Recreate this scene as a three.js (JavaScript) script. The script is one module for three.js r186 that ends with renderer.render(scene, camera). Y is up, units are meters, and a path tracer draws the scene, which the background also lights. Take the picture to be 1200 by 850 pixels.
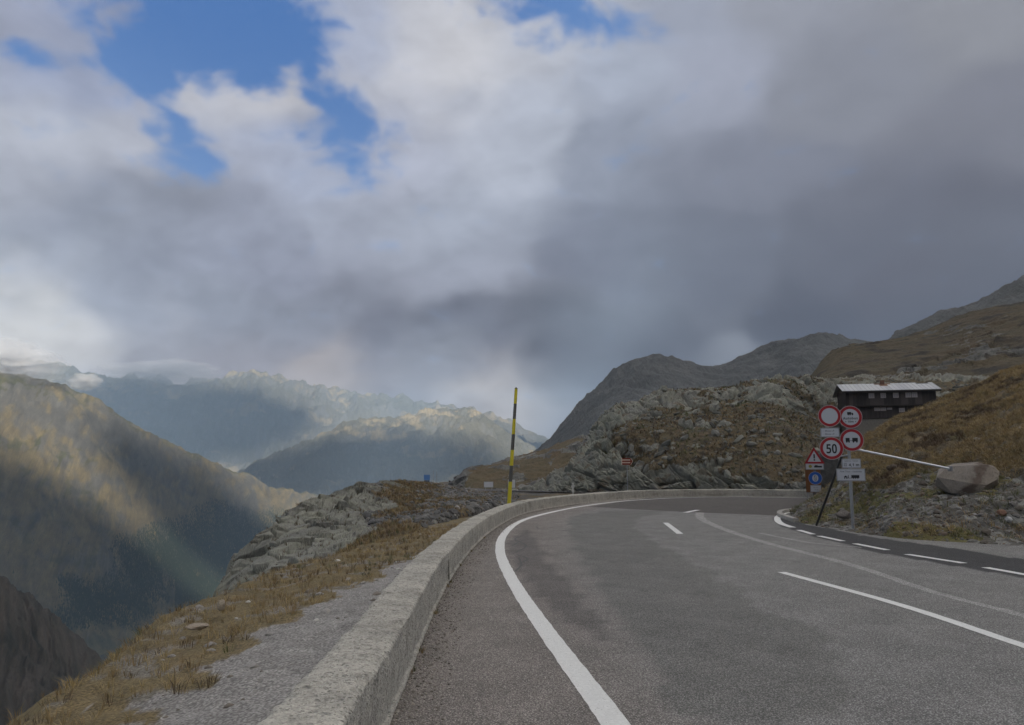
import * as THREE from 'three';
import { ImprovedNoise } from 'three/addons/math/ImprovedNoise.js';
import { mergeGeometries, mergeVertices, toCreasedNormals } from 'three/addons/utils/BufferGeometryUtils.js';
import { TessellateModifier } from 'three/addons/modifiers/TessellateModifier.js';
import { ConvexGeometry } from 'three/addons/geometries/ConvexGeometry.js';
import { RoundedBoxGeometry } from 'three/addons/geometries/RoundedBoxGeometry.js';

// ---------------------------------------------------------------- camera
const EYE = 1.6, FOCAL = 906, PITCH = Math.atan(125 / 906);
const scene = new THREE.Scene();
const camera = new THREE.PerspectiveCamera(2 * Math.atan(425 / FOCAL) * 180 / Math.PI, 1200 / 850, 0.1, 60000);
camera.position.set(0, EYE, 0);
camera.rotation.set(PITCH, 0, 0);
camera.updateMatrixWorld();

const renderer = new THREE.WebGLRenderer({ antialias: true });
renderer.toneMapping = THREE.LinearToneMapping;
const EXPOSURE = 2.25;
renderer.toneMappingExposure = EXPOSURE;
renderer.shadowMap.enabled = true;

// ---------------------------------------------------------------- numbers and noise
function rng(seed) { let a = seed >>> 0; return () => { a = (a + 0x6D2B79F5) | 0; let t = Math.imul(a ^ (a >>> 15), 1 | a); t = (t + Math.imul(t ^ (t >>> 7), 61 | t)) ^ t; return ((t ^ (t >>> 14)) >>> 0) / 4294967296; }; }
const perlin = new ImprovedNoise();
const n3 = (x, y, z) => perlin.noise(x, y, z);
function fbm(x, y, z, oct = 4, gain = 0.5) { let a = 1, s = 0, w = 0; for (let i = 0; i < oct; i++) { s += a * perlin.noise(x, y, z); w += a; a *= gain; x = x * 2.03 + 17.1; y = y * 2.03 + 5.7; z = z * 2.03 + 9.3; } return s / w; }
function ridged(x, y, z, oct = 4) { let a = 1, s = 0, w = 0; for (let i = 0; i < oct; i++) { s += a * (1 - 2 * Math.abs(perlin.noise(x, y, z))); w += a; a *= 0.5; x = x * 2.07 + 11.3; y = y * 2.07 + 3.1; z = z * 2.07 + 7.9; } return s / w; }
const hash = (x, y, z) => { let h = Math.imul(x, 374761393) ^ Math.imul(y, 668265263) ^ Math.imul(z, 2147483629 | 0); h = Math.imul(h ^ (h >>> 13), 1274126177); return ((h ^ (h >>> 16)) >>> 0) / 4294967296; };
function worley(x, y, z) {   // [nearest, second nearest, value of the nearest cell]
  const xi = Math.floor(x), yi = Math.floor(y), zi = Math.floor(z); let f1 = 9, f2 = 9, id = 0;
  for (let i = -1; i < 2; i++) for (let j = -1; j < 2; j++) for (let k = -1; k < 2; k++) {
    const a = xi + i, b = yi + j, c = zi + k;
    const dx = a + hash(a, b, c) - x, dy = b + hash(a + 71, b, c) - y, dz = c + hash(a, b + 53, c) - z;
    const d = dx * dx + dy * dy + dz * dz;
    if (d < f1) { f2 = f1; f1 = d; id = hash(a, b, c + 97); } else if (d < f2) f2 = d;
  }
  return [Math.sqrt(f1), Math.sqrt(f2), id];
}
const clamp = (x, a = 0, b = 1) => Math.min(b, Math.max(a, x));
const smooth = (a, b, x) => { const t = clamp((x - a) / (b - a)); return t * t * (3 - 2 * t); };
const mix = (a, b, t) => a + (b - a) * t;
const mix3 = (a, b, t) => [mix(a[0], b[0], t), mix(a[1], b[1], t), mix(a[2], b[2], t)];
const lin = (c) => { c /= 255; return c <= 0.04045 ? c / 12.92 : ((c + 0.055) / 1.055) ** 2.4; };
const lin3 = (r, g, b) => [lin(r), lin(g), lin(b)];

// a pixel of the photograph gives a direction; its distance comes from what stands there
function dirOf(px, py) { const a = (px - 600) / FOCAL, b = (425 - py) / FOCAL; return [a, b * Math.cos(PITCH) + Math.sin(PITCH), -(Math.cos(PITCH) - b * Math.sin(PITCH))]; }
function P(px, py, dist) { const d = dirOf(px, py), s = dist / Math.hypot(d[0], d[2]); return new THREE.Vector3(d[0] * s, EYE + d[1] * s, d[2] * s); }
function G(px, py, h = 0) { const d = dirOf(px, py), t = (h - EYE) / d[1]; return new THREE.Vector3(d[0] * t, h, d[2] * t); }
function pixelOf(p) { const y = p.y - EYE, c = Math.cos(PITCH), s = Math.sin(PITCH), f = -p.z * c + y * s, u = y * c + p.z * s; return [600 + FOCAL * p.x / f, 425 - FOCAL * u / f]; }

// ---------------------------------------------------------------- sky: broken cloud over a pass, measured tones of the cloud masses
const SKY_GAIN = 0.95 / EXPOSURE;
const azel = (px, py) => { const d = dirOf(px, py); return [Math.atan2(d[0], -d[2]) * 180 / Math.PI, Math.atan2(d[1], Math.hypot(d[0], d[2])) * 180 / Math.PI]; };
const tones = [[40, 20, 152, 157, 172], [100, 20, 146, 154, 174], [60, 100, 152, 160, 180], [30, 150, 172, 175, 183], [100, 180, 172, 175, 184], [20, 220, 162, 165, 174], [60, 250, 138, 143, 155], [150, 270, 141, 146, 157], [30, 310, 150, 155, 166], [20, 370, 196, 195, 192], [80, 385, 182, 182, 182], [40, 425, 165, 167, 172], [150, 350, 148, 153, 164], [240, 120, 180, 182, 189], [300, 105, 188, 188, 192], [270, 180, 165, 170, 183], [330, 180, 162, 169, 185], [200, 300, 138, 143, 155], [300, 280, 145, 150, 163], [400, 250, 155, 160, 172], [450, 180, 170, 174, 186], [400, 30, 165, 171, 186], [480, 50, 186, 187, 192], [540, 70, 190, 190, 193], [620, 70, 178, 180, 187], [600, 150, 168, 172, 182], [500, 250, 158, 163, 174], [560, 320, 150, 154, 165], [400, 340, 136, 141, 152], [300, 360, 140, 145, 156], [300, 410, 150, 152, 160], [400, 428, 162, 159, 160], [450, 400, 122, 126, 137], [560, 400, 112, 116, 127], [650, 400, 107, 111, 121], [560, 440, 128, 132, 142], [590, 462, 178, 176, 175], [620, 475, 172, 171, 172], [650, 440, 134, 137, 144], [640, 500, 158, 161, 167], [830, 415, 158, 161, 168], [780, 395, 114, 117, 127], [700, 300, 123, 127, 139], [720, 200, 140, 145, 157], [700, 100, 160, 165, 177], [800, 50, 150, 154, 166], [830, 90, 155, 158, 170], [900, 30, 145, 147, 155], [1000, 100, 136, 138, 146], [1150, 30, 142, 143, 148], [1150, 150, 128, 129, 137], [900, 200, 130, 133, 144], [850, 300, 116, 119, 130], [1000, 300, 112, 114, 124], [1150, 280, 110, 111, 120], [950, 380, 102, 104, 114], [1080, 350, 108, 108, 117], [120, 440, 152, 156, 165], [260, 440, 148, 150, 157], [200, 410, 150, 153, 161], [700, 410, 112, 115, 124], [1100, 380, 104, 106, 115]]
  .map(([x, y, r, g, b]) => [...azel(x, y), ...lin3(r * 1.045 + 1, g * 1.055 + 1, b * 1.075 + 1)]);
const holes = [[225, 30, 95, 62, 1.25], [300, 38, 55, 45, 1.05], [175, 75, 45, 40, 0.8], [395, 150, 52, 46, 1.15], [362, 95, 22, 40, 0.6], [215, 215, 50, 36, 1.05], [185, 155, 34, 42, 0.85], [700, 22, 95, 34, 1.0], [20, 60, 30, 30, 0.45], [60, 75, 60, 20, 0.5], [600, -40, 120, 50, 0.8], [250, -60, 160, 60, 0.9]]
  .map(([x, y, rx, ry, w]) => [...azel(x, y), rx * 0.058, ry * 0.058, w]);
function skyColor(az, el) {
  const A = az * Math.PI / 180, E = el * Math.PI / 180;
  const x = Math.cos(E) * Math.sin(A), y = Math.sin(E), z = -Math.cos(E) * Math.cos(A);
  const yy = y * 1.5;
  const w1 = fbm(x * 5 + 3, yy * 5, z * 5, 4), w2 = fbm(x * 5 - 7, yy * 5 + 4, z * 5 + 8, 4);
  const a2 = az + w1 * 7, e2 = el + w2 * 4.5;
  let r = 0, g = 0, b = 0, w = 0;
  const inFrame = (1 - smooth(34, 60, Math.abs(az))) * (1 - smooth(34, 55, el));
  if (inFrame > 0) for (const t of tones) {
    const da = (a2 - t[0]) * Math.cos(E), de = e2 - t[1], dd = da * da + de * de * 1.7, q = Math.exp(-dd / 5) + 0.02 * Math.exp(-dd / 40);
    r += q * t[2]; g += q * t[3]; b += q * t[4]; w += q;
  }
  // farther round, the same layer of grey cloud, brighter overhead
  const big = 0.5 + 0.9 * fbm(x * 1.6 + 20, y * 2.4, z * 1.6, 3);
  const gen = mix3(lin3(112, 116, 126), lin3(196, 199, 205), clamp(big * 0.75 + 0.3 * y) * smooth(14, 34, el));
  const q0 = 0.0004 + (1 - inFrame) ** 2 * 6; r += q0 * gen[0]; g += q0 * gen[1]; b += q0 * gen[2]; w += q0;
  r /= w; g /= w; b /= w;
  // billows and shreds
  const bill = 1 - 2 * Math.abs(fbm(x * 9 + 1 + w1, yy * 9 + 2, z * 9 + w2, 5, 0.55));
  const fine = fbm(x * 20 + w2 * 2, yy * 20, z * 20 + 4 + w1 * 2, 5, 0.55), mid = fbm(x * 7 + 9, yy * 9, z * 7, 4);
  const calm = 1 - 0.55 * inFrame * smooth(5, 20, az);
  const k = 1 + calm * (0.12 * (bill - 0.72) + 0.18 * fine + 0.06 * mid);
  r *= k; g *= k; b *= k;
  // gaps of blue
  let hole = 0;
  if (inFrame > 0) for (const h of holes) { const da = (a2 - h[0]) / h[2], de = (e2 - h[1]) / h[3]; hole += h[4] * Math.exp(-(da * da + de * de)); }
  const wild = smooth(0.16, 0.42, fbm(x * 2.1 + 5, y * 2.8 + 3, z * 2.1 + 1, 4)) * smooth(8, 22, el);
  hole = hole * inFrame + wild * (1 - inFrame);
  const open = smooth(0.20, 0.98, hole + 0.85 * fine + 0.30 * (0.7 - bill));
  const blue = mix3(lin3(138, 168, 210), lin3(96, 133, 189), smooth(8, 34, el));
  const lum = (r + g + b) / 3, ct = clamp(1 + 0.04 * (lum - 0.27) / 0.27, 0.85, 1.3); r *= ct; g *= ct; b *= ct;
  const seen = [mix(r, blue[0], open), mix(g, blue[1], open), mix(b, blue[2], open)];
  const wr = smooth(-2, 12, az) * (1 - smooth(60, 100, Math.abs(az))), T_ = mix(Math.exp(-Math.min(0.130 / Math.sin(Math.max(E, 0.02)), 1.25)), 0.82, wr), hz = 1 - 0.6 * wr, H_ = [0.100 * hz, 0.127 * hz, 0.158 * hz];   // the air in front of it adds its own light
  return seen.map((v, i) => Math.max(0.02, (v * SKY_GAIN - (1 - T_) * H_[i]) / T_));
}
const SW = 3072, SH = 1536, skyData = new Float32Array(SW * SH * 4);
for (let j = 0; j < SH; j++) {
  const el = (j + 0.5) / SH * 180 - 90;
  for (let i = 0; i < SW; i++) {
    const o = (j * SW + i) * 4;
    if (el < -1) { skyData[o] = 0.16; skyData[o + 1] = 0.18; skyData[o + 2] = 0.21; skyData[o + 3] = 1; continue; }
    const ang = ((i + 0.5) / SW - 0.5) * 2 * Math.PI;            // atan2(z, x)
    const az = Math.atan2(Math.cos(ang), -Math.sin(ang)) * 180 / Math.PI;
    const c = skyColor(az, el);
    skyData[o] = c[0]; skyData[o + 1] = c[1]; skyData[o + 2] = c[2]; skyData[o + 3] = 1;
  }
}
{ // near the horizon the cloud is never much darker than higher up
  const row = (el) => Math.round((el + 90) / 180 * SH), list = [[], [], []];
  for (let j = row(10); j < row(20); j += 3) for (let i = 0; i < SW; i += 7) for (let k = 0; k < 3; k++) list[k].push(skyData[(j * SW + i) * 4 + k]);
  const usual = list.map((l) => l.sort((a, b) => a - b)[l.length >> 1]), mean = (usual[0] + usual[1] + usual[2]) / 3;
  for (let j = row(-1); j < row(15); j++) { const el = (j + 0.5) / SH * 180 - 90, f = 0.62 * smooth(13, 9.5, el); for (let i = 0; i < SW; i++) { const o = (j * SW + i) * 4, m = (skyData[o] + skyData[o + 1] + skyData[o + 2]) / 3 / mean, add = 0.5 * (f - m + Math.sqrt((f - m) ** 2 + 0.01)) - 0.02 * (1 - f); if (f > 0 && add > 0) for (let k = 0; k < 3; k++) skyData[o + k] += add * usual[k] * smooth(13, 11, el); } }
}
const skyTex = new THREE.DataTexture(skyData, SW, SH, THREE.RGBAFormat, THREE.FloatType);
skyTex.mapping = THREE.EquirectangularReflectionMapping; skyTex.magFilter = THREE.LinearFilter; skyTex.minFilter = THREE.LinearFilter; skyTex.needsUpdate = true;
scene.background = skyTex; scene.environment = skyTex;

// ---------------------------------------------------------------- sun, behind and to the right, shining through gaps between the clouds
const SUN = new THREE.Vector3(0.36, 0.60, 0.71).normalize();
const sun = new THREE.DirectionalLight(new THREE.Color(1.0, 0.92, 0.80), 5.0);
sun.position.copy(SUN).multiplyScalar(6000); sun.target.position.set(0, 0, 0);
sun.castShadow = true; sun.shadow.radius = 8; sun.shadow.mapSize.set(4096, 4096);
Object.assign(sun.shadow.camera, { left: -6000, right: 6000, top: 6000, bottom: -6000, near: 1, far: 20000 });
scene.add(sun, sun.target);

// ---------------------------------------------------------------- mountain air
scene.fog = new THREE.FogExp2(new THREE.Color(0.51, 0.72, 1.0), 0.00009);

// ---------------------------------------------------------------- helpers for things
const taken = {};
function numbered(n) { const k = taken[n] = (taken[n] ?? -1) + 1; return k ? `${n}_${String(k).padStart(3, '0')}` : n; }
function shade(o) { o.traverse((m) => { if (m.isMesh) { m.castShadow = true; m.receiveShadow = true; } }); return o; }
function top(o, label, category, extra = {}) { o.name = numbered(o.name); o.userData = { label, category, ...extra }; scene.add(o); return shade(o); }
function structure(o, label) { o.name = numbered(o.name); o.userData = { label, kind: 'structure' }; scene.add(o); return shade(o); }
function mesh(name, geometry, material, parent, pos) { const m = new THREE.Mesh(geometry, material); m.name = name; if (pos) m.position.set(...pos); if (parent) { parent.add(m); m.castShadow = m.receiveShadow = true; } return m; }
function group(name, x = 0, y = 0, z = 0, turn = 0) { const g = new THREE.Group(); g.name = name; g.position.set(x, y, z); g.rotation.y = turn; return g; }
const RGB = (r, g, b) => new THREE.Color().setRGB(r, g, b);
function std(r, g, b, rough = 0.9, extra = {}) { return new THREE.MeshStandardMaterial({ color: RGB(r, g, b), roughness: rough, ...extra }); }
function bar(a, b, r, seg = 10, r2 = r) {
  const d = new THREE.Vector3().subVectors(b, a), g = new THREE.CylinderGeometry(r2, r, d.length(), seg);
  g.applyQuaternion(new THREE.Quaternion().setFromUnitVectors(new THREE.Vector3(0, 1, 0), d.clone().normalize()));
  g.translate((a.x + b.x) / 2, (a.y + b.y) / 2, (a.z + b.z) / 2); return g;
}
const V = (x, y, z) => new THREE.Vector3(x, y, z);

// tileable noise for textures
function tileNoise(period, seed) {
  const r = rng(seed), t = new Float32Array(period * period); for (let i = 0; i < t.length; i++) t[i] = r();
  return (u, v) => { const x = u * period, y = v * period, i = Math.floor(x), j = Math.floor(y), fx = x - i, fy = y - j, sx = fx * fx * (3 - 2 * fx), sy = fy * fy * (3 - 2 * fy); const at = (a, b) => t[(((b % period) + period) % period) * period + (((a % period) + period) % period)]; return mix(mix(at(i, j), at(i + 1, j), sx), mix(at(i, j + 1), at(i + 1, j + 1), sx), sy); };
}
function dataTex(n, fn, srgb, repeatMetres) {
  const d = new Uint8Array(n * n * 4);
  for (let j = 0; j < n; j++) for (let i = 0; i < n; i++) { const c = fn(i / n, j / n, i, j), o = (j * n + i) * 4; for (let k = 0; k < 3; k++) d[o + k] = clamp(Array.isArray(c) ? c[k] : c) * 255; d[o + 3] = 255; }
  const t = new THREE.DataTexture(d, n, n); t.wrapS = t.wrapT = THREE.RepeatWrapping; t.magFilter = THREE.LinearFilter; t.minFilter = THREE.LinearMipmapLinearFilter; t.generateMipmaps = true;
  if (srgb) t.colorSpace = THREE.SRGBColorSpace; t.repeat.set(1 / repeatMetres, 1 / repeatMetres); t.needsUpdate = true; return t;
}
const T = {};
{
  const speck = (n, seed) => { const r = rng(seed), a = new Float32Array(n * n); for (let i = 0; i < a.length; i++) a[i] = r(); return (i, j) => a[((j + n) % n) * n + ((i + n) % n)]; };
  // asphalt: pale chippings in dark binder
  const n = 1024, cells = 300, r = rng(11), pts = new Float32Array(cells * cells * 3); for (let i = 0; i < pts.length; i++) pts[i] = r();
  const chip = (u, v) => { const x = u * cells, y = v * cells, xi = Math.floor(x), yi = Math.floor(y); let f = 9, id = 0; for (let a = -1; a < 2; a++) for (let b = -1; b < 2; b++) { const k = ((((yi + b) + cells) % cells) * cells + ((xi + a) + cells) % cells) * 3, dx = xi + a + pts[k] - x, dy = yi + b + pts[k + 1] - y, d = dx * dx + dy * dy; if (d < f) { f = d; id = pts[k + 2]; } } return [Math.sqrt(f), id]; };
  const chips = new Float32Array(n * n * 2);
  for (let j = 0; j < n; j++) for (let i = 0; i < n; i++) { const c = chip(i / n, j / n); chips[(j * n + i) * 2] = c[0]; chips[(j * n + i) * 2 + 1] = c[1]; }
  const l1 = tileNoise(9, 5), l2 = tileNoise(31, 6), l3 = tileNoise(96, 7);
  T.asphalt = dataTex(n, (u, v, i, j) => { const d = chips[(j * n + i) * 2], id = chips[(j * n + i) * 2 + 1]; const s = d < 0.5 ? 0.34 + 0.72 * id * id + (id > 0.9 ? 0.35 : 0) : 0.24; return s * (0.82 + 0.2 * l1(u, v) + 0.16 * l2(u, v)) * 1.02; }, false, 3.2);
  T.asphaltBump = dataTex(n, (u, v, i, j) => clamp(1.1 - chips[(j * n + i) * 2] * 1.2), false, 3.2);
  // coarse ground: gravel and soil
  T.gravel = dataTex(n, (u, v, i, j) => { const d = chips[(j * n + i) * 2], id = chips[(j * n + i) * 2 + 1]; return (d < 0.55 ? 0.45 + 0.5 * id : 0.38) * (0.75 + 0.3 * l2(u, v) + 0.2 * l3(u, v)); }, false, 6);
  T.gravelBump = dataTex(512, (u, v) => { const c = chip(u, v); return clamp(1 - c[0]) * 0.6 + 0.4 * l3(u, v); }, false, 6);
  // concrete: pits and stones laid bare
  const pr = rng(21), pits = [], stones = []; for (let i = 0; i < 900; i++) pits.push([pr(), pr(), 0.0015 + 0.006 * pr() ** 3, pr()]); for (let i = 0; i < 5200; i++) stones.push([pr(), pr(), 0.0015 + 0.005 * pr() * pr(), pr()]);
  const h = new Float32Array(n * n).fill(0.62), c = new Float32Array(n * n);
  for (let j = 0; j < n; j++) for (let i = 0; i < n; i++) { const u = i / n, v = j / n, q = 0.5 * l3(u, v) + 0.5 * tileNoiseC(u, v); c[j * n + i] = 0.34 + 0.14 * l1(u, v) + 0.16 * l2(u, v) + 0.48 * q; h[j * n + i] = 0.45 + 0.25 * l3(u, v) + 0.2 * tileNoiseC(u, v); }
  for (let i = 0; i < 260; i++) pits.push([pr(), pr(), 0.006 + 0.008 * pr(), pr()]);
  function stamp(list, f) { for (const [u, v, rad, k] of list) { const R = Math.ceil(rad * n * 1.3); const ci = Math.round(u * n), cj = Math.round(v * n); for (let b = -R; b <= R; b++) for (let a = -R; a <= R; a++) { const d = Math.hypot(a, b * (0.7 + 0.6 * k)) / (rad * n); if (d < 1.2) f(((cj + b + n) % n) * n + (ci + a + n) % n, d, k); } } }
  stamp(stones, (o, d, k) => { const m = smooth(1.1, 0.7, d); c[o] = mix(c[o], k < 0.5 ? 0.2 + 0.4 * k : 0.5 + 0.5 * k, m * 0.85); h[o] += 0.15 * m; });
  stamp(pits, (o, d, k) => { const m = smooth(1.1, 0.6, d); h[o] -= 0.5 * m; c[o] = mix(c[o], 0.4, m * 0.4); });
  T.concrete = dataTex(n, (u, v, i, j) => { const q = c[j * n + i]; return [q, q * 0.985, q * 0.95]; }, false, 1.6);
  T.concreteBump = dataTex(n, (u, v, i, j) => h[j * n + i], false, 1.6);
  // rock and turf grain, used at several sizes
  const o1 = tileNoise(16, 31), o2 = tileNoise(48, 32), o3 = tileNoise(140, 33), o4 = tileNoise(256, 34);
  T.grain = (m) => { const t = T._grain.clone(); t.repeat.set(1 / m, 1 / m); t.needsUpdate = true; return t; };
  T._grain = dataTex(512, (u, v) => 0.40 + 0.16 * o1(u, v) + 0.22 * o2(u, v) + 0.26 * o3(u, v) + 0.2 * o4(u, v), false, 1);
  T.paint = dataTex(512, (u, v) => { const q = 0.8 * o3(u, v) + 0.5 * o4(u, v) + 0.35 * o2(u, v); const wear = smooth(1.10, 1.34, q); const s = 0.86 + 0.14 * o2(u, v); return mix(s, 0.42, wear); }, false, 1.1);
  T.wood = dataTex(512, (u, v) => { const pl = Math.floor(u * 16), k = hash(pl, 3, 9); const e = Math.abs(u * 16 - pl - 0.5) > 0.46 ? 0.55 : 1; return e * (0.5 + 0.35 * k + 0.22 * tileNoiseC(u * 4, v * 0.25)); }, false, 3.2);
}
function tileNoiseC(u, v) { tileNoiseC.f ??= tileNoise(256, 77); return tileNoiseC.f(u, v); }

// ---------------------------------------------------------------- smooth patches of land through measured points
const crW = (t) => { const t2 = t * t, t3 = t2 * t; return [(-t3 + 2 * t2 - t) / 2, (3 * t3 - 5 * t2 + 2) / 2, (-3 * t3 + 4 * t2 + t) / 2, (t3 - t2) / 2]; };
function crAt(arr, t, out) {
  const n = arr.length, f = clamp(t) * (n - 1), i = Math.min(n - 2, Math.floor(f)), w = crW(f - i); out.set(0, 0, 0);
  for (let k = -1; k < 3; k++) out.addScaledVector(arr[clamp(i + k, 0, n - 1)], w[k + 1]); return out;
}
function gridGeometry(nu, nv, at) {
  const pos = new Float32Array((nu + 1) * (nv + 1) * 3), p = V(0, 0, 0); let o = 0;
  for (let j = 0; j <= nv; j++) for (let i = 0; i <= nu; i++) { at(i / nu, j / nv, p, i, j); pos[o++] = p.x; pos[o++] = p.y; pos[o++] = p.z; }
  const idx = new Uint32Array(nu * nv * 6); o = 0;
  for (let j = 0; j < nv; j++) for (let i = 0; i < nu; i++) { const a = j * (nu + 1) + i, b = a + 1, c = a + nu + 1, d = c + 1; idx[o++] = a; idx[o++] = b; idx[o++] = d; idx[o++] = a; idx[o++] = d; idx[o++] = c; }
  const g = new THREE.BufferGeometry(); g.setAttribute('position', new THREE.BufferAttribute(pos, 3)); g.setIndex(new THREE.BufferAttribute(idx, 1)); g.computeVertexNormals();
  const nrm = g.attributes.normal.array; let up = 0; for (let i = 1; i < nrm.length; i += 3) up += nrm[i];
  if (up < 0) { for (let i = 0; i < idx.length; i += 3) { const t = idx[i]; idx[i] = idx[i + 1]; idx[i + 1] = t; } g.computeVertexNormals(); }
  return g;
}
// rows run from the foot of the slope nearest the eye to the far side; disp(p, u, v) is metres along the normal, tint(p, n, u, v) a base colour
function land(rows, nu, nv, { disp, tint, uvm = 1, lift, skirt = 0 }) {
  if (skirt) rows = [rows[0].map((p) => V(p.x * 0.99, p.y - skirt, p.z * 0.99)), ...rows];
  const cols = rows[0].length, tmp = rows.map(() => V(0, 0, 0));
  const rowAt = (u) => rows.map((r, k) => crAt(r, u, tmp[k]).clone());
  const cache = []; for (let i = 0; i <= nu; i++) cache.push(rowAt(i / nu));
  const g = gridGeometry(nu, nv, (u, v, p, i) => { crAt(cache[i], v, p); if (lift) p.y += lift(p, u, v); });
  finish(g, nu, nv, disp, tint, uvm); return g;
}
function finish(g, nu, nv, disp, tint, uvm) {
  const pos = g.attributes.position.array; let nrm = g.attributes.normal.array; const p = V(0, 0, 0), n = V(0, 0, 0), W = nu + 1;
  if (disp) {
    for (let k = 0; k < pos.length / 3; k++) {
      p.fromArray(pos, k * 3); const d = disp(p, (k % W) / nu, Math.floor(k / W) / nv, nrm[k * 3 + 1]);
      pos[k * 3] += nrm[k * 3] * d; pos[k * 3 + 1] += nrm[k * 3 + 1] * d; pos[k * 3 + 2] += nrm[k * 3 + 2] * d;
    }
    g.computeVertexNormals(); nrm = g.attributes.normal.array;
  }
  const col = new Float32Array(pos.length), uv = new Float32Array(pos.length / 3 * 2);
  for (let k = 0; k < pos.length / 3; k++) {
    p.fromArray(pos, k * 3); n.fromArray(nrm, k * 3);
    const c = tint(p, n, (k % W) / nu, Math.floor(k / W) / nv); col[k * 3] = c[0]; col[k * 3 + 1] = c[1]; col[k * 3 + 2] = c[2];
    uv[k * 2] = (p.x + p.y * 0.35) / uvm; uv[k * 2 + 1] = (p.z * 0.8 + p.y * 0.9) / uvm;
  }
  g.setAttribute('color', new THREE.BufferAttribute(col, 3)); g.setAttribute('uv', new THREE.BufferAttribute(uv, 2));
}
// a surface that can be strewn: random points on a grid geometry
function strew(g, count, seed, accept) {
  const r = rng(seed), pos = g.attributes.position.array, nrm = g.attributes.normal.array, idx = g.index.array, tri = idx.length / 3, out = [];
  const area = new Float32Array(tri); let sum = 0; const a = V(0, 0, 0), b = V(0, 0, 0), c = V(0, 0, 0);
  for (let t = 0; t < tri; t++) { a.fromArray(pos, idx[t * 3] * 3); b.fromArray(pos, idx[t * 3 + 1] * 3); c.fromArray(pos, idx[t * 3 + 2] * 3); b.sub(a); c.sub(a); sum += b.cross(c).length(); area[t] = sum; }
  for (let tries = 0; tries < count; tries++) {
    const x = r() * sum; let lo = 0, hi = tri - 1; while (lo < hi) { const m = (lo + hi) >> 1; if (area[m] < x) lo = m + 1; else hi = m; }
    let u = r(), v = r(); if (u + v > 1) { u = 1 - u; v = 1 - v; }
    const i = idx[lo * 3] * 3, j = idx[lo * 3 + 1] * 3, k = idx[lo * 3 + 2] * 3, w = 1 - u - v;
    const p = V(pos[i] * w + pos[j] * u + pos[k] * v, pos[i + 1] * w + pos[j + 1] * u + pos[k + 1] * v, pos[i + 2] * w + pos[j + 2] * u + pos[k + 2] * v), n = V(nrm[i], nrm[i + 1], nrm[i + 2]);
    const q = accept(p, n, r); if (q) out.push({ p, n, q });
  }
  return out;
}
function landMaterial(m, bump, extra = {}) { return new THREE.MeshStandardMaterial({ vertexColors: true, map: T.grain(m), bumpMap: T.grain(m * 0.7), bumpScale: bump, roughness: 0.97, ...extra }); }
const GR = 1.55;   // the grain map averages about 0.65

// stones of a blocky crag: tilted beds broken into blocks
function crag(p, size, dip) {
  const w = fbm(p.x / size * 0.5, p.y / size * 0.5, p.z / size * 0.5, 2) * 0.9;
  const c = Math.cos(dip), s = Math.sin(dip), a = (p.x * c + p.y * s) / (size * 2.8) + w, b = (-p.x * s + p.y * c) / (size * 0.75) + w, d = p.z / (size * 1.5) - w;
  return worley(a, b, d);
}

// broken rock: every block has its own tilted face; returns metres of relief
function facets(p, size, dip, lift, tilt) {
  const w = fbm(p.x / size * 0.35, p.y / size * 0.35, p.z / size * 0.35, 2) * 0.22, cs = Math.cos(dip), sn = Math.sin(dip);
  const x = (p.x * cs + p.y * sn) / (size * 1.8) + w, y = (-p.x * sn + p.y * cs) / (size * 0.8) + w, z = p.z / (size * 1.4) - w;
  const xi = Math.floor(x), yi = Math.floor(y), zi = Math.floor(z); let f1 = 9, f2 = 9, bx = 0, by = 0, bz = 0, h = 0, g1 = 0, g2 = 0;
  for (let i = -1; i < 2; i++) for (let j = -1; j < 2; j++) for (let k = -1; k < 2; k++) {
    const a = xi + i, b = yi + j, c = zi + k, dx = x - a - hash(a, b, c), dy = y - b - hash(a + 71, b, c), dz = z - c - hash(a, b + 53, c), d = dx * dx + dy * dy + dz * dz;
    if (d < f1) { f2 = f1; f1 = d; bx = dx; by = dy; bz = dz; h = hash(a, b, c + 97); g1 = hash(a + 11, b + 7, c) - 0.5; g2 = hash(a, b + 31, c + 5) - 0.5; } else if (d < f2) f2 = d;
  }
  const edge = Math.sqrt(f2) - Math.sqrt(f1);
  return [size * (lift * (h - 0.5) + tilt * (g1 * bx + (g2 + 0.25) * by + (h - 0.5) * bz) - 0.17 * smooth(0.10, 0, edge)), h, edge];
}

// ================================================================ LARGE STRUCTURE
// ---- the road
const wallPath = new THREE.CatmullRomCurve3([[-0.78, 9], [-0.78, 4], [-0.78, 0], [-0.80, -5], [-0.92, -10.5], [-0.82, -16], [-0.42, -22], [0.5, -28.7], [2.2, -34.2], [4.7, -39.6], [8.1, -44.4], [12.6, -46.4], [17, -44.4], [21, -40.4], [26, -34], [32, -27]].map(([x, z]) => V(x, 0, z)), false, 'centripetal');
const edgePath = new THREE.CatmullRomCurve3([[1.5, 4], [1.15, 0], [0.66, -5.1], [0.34, -8], [0.0, -11.6], [-0.24, -15.8], [-0.17, -20], [0.36, -24.9], [1.6, -29.8], [3.5, -35.2], [6.3, -40.6], [9.6, -44.2], [13, -45.5], [16.8, -43.5], [20.4, -39.4], [25, -33]].map(([x, z]) => V(x, 0, z)), false, 'centripetal');
const wallLUT = wallPath.getSpacedPoints(600);
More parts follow.
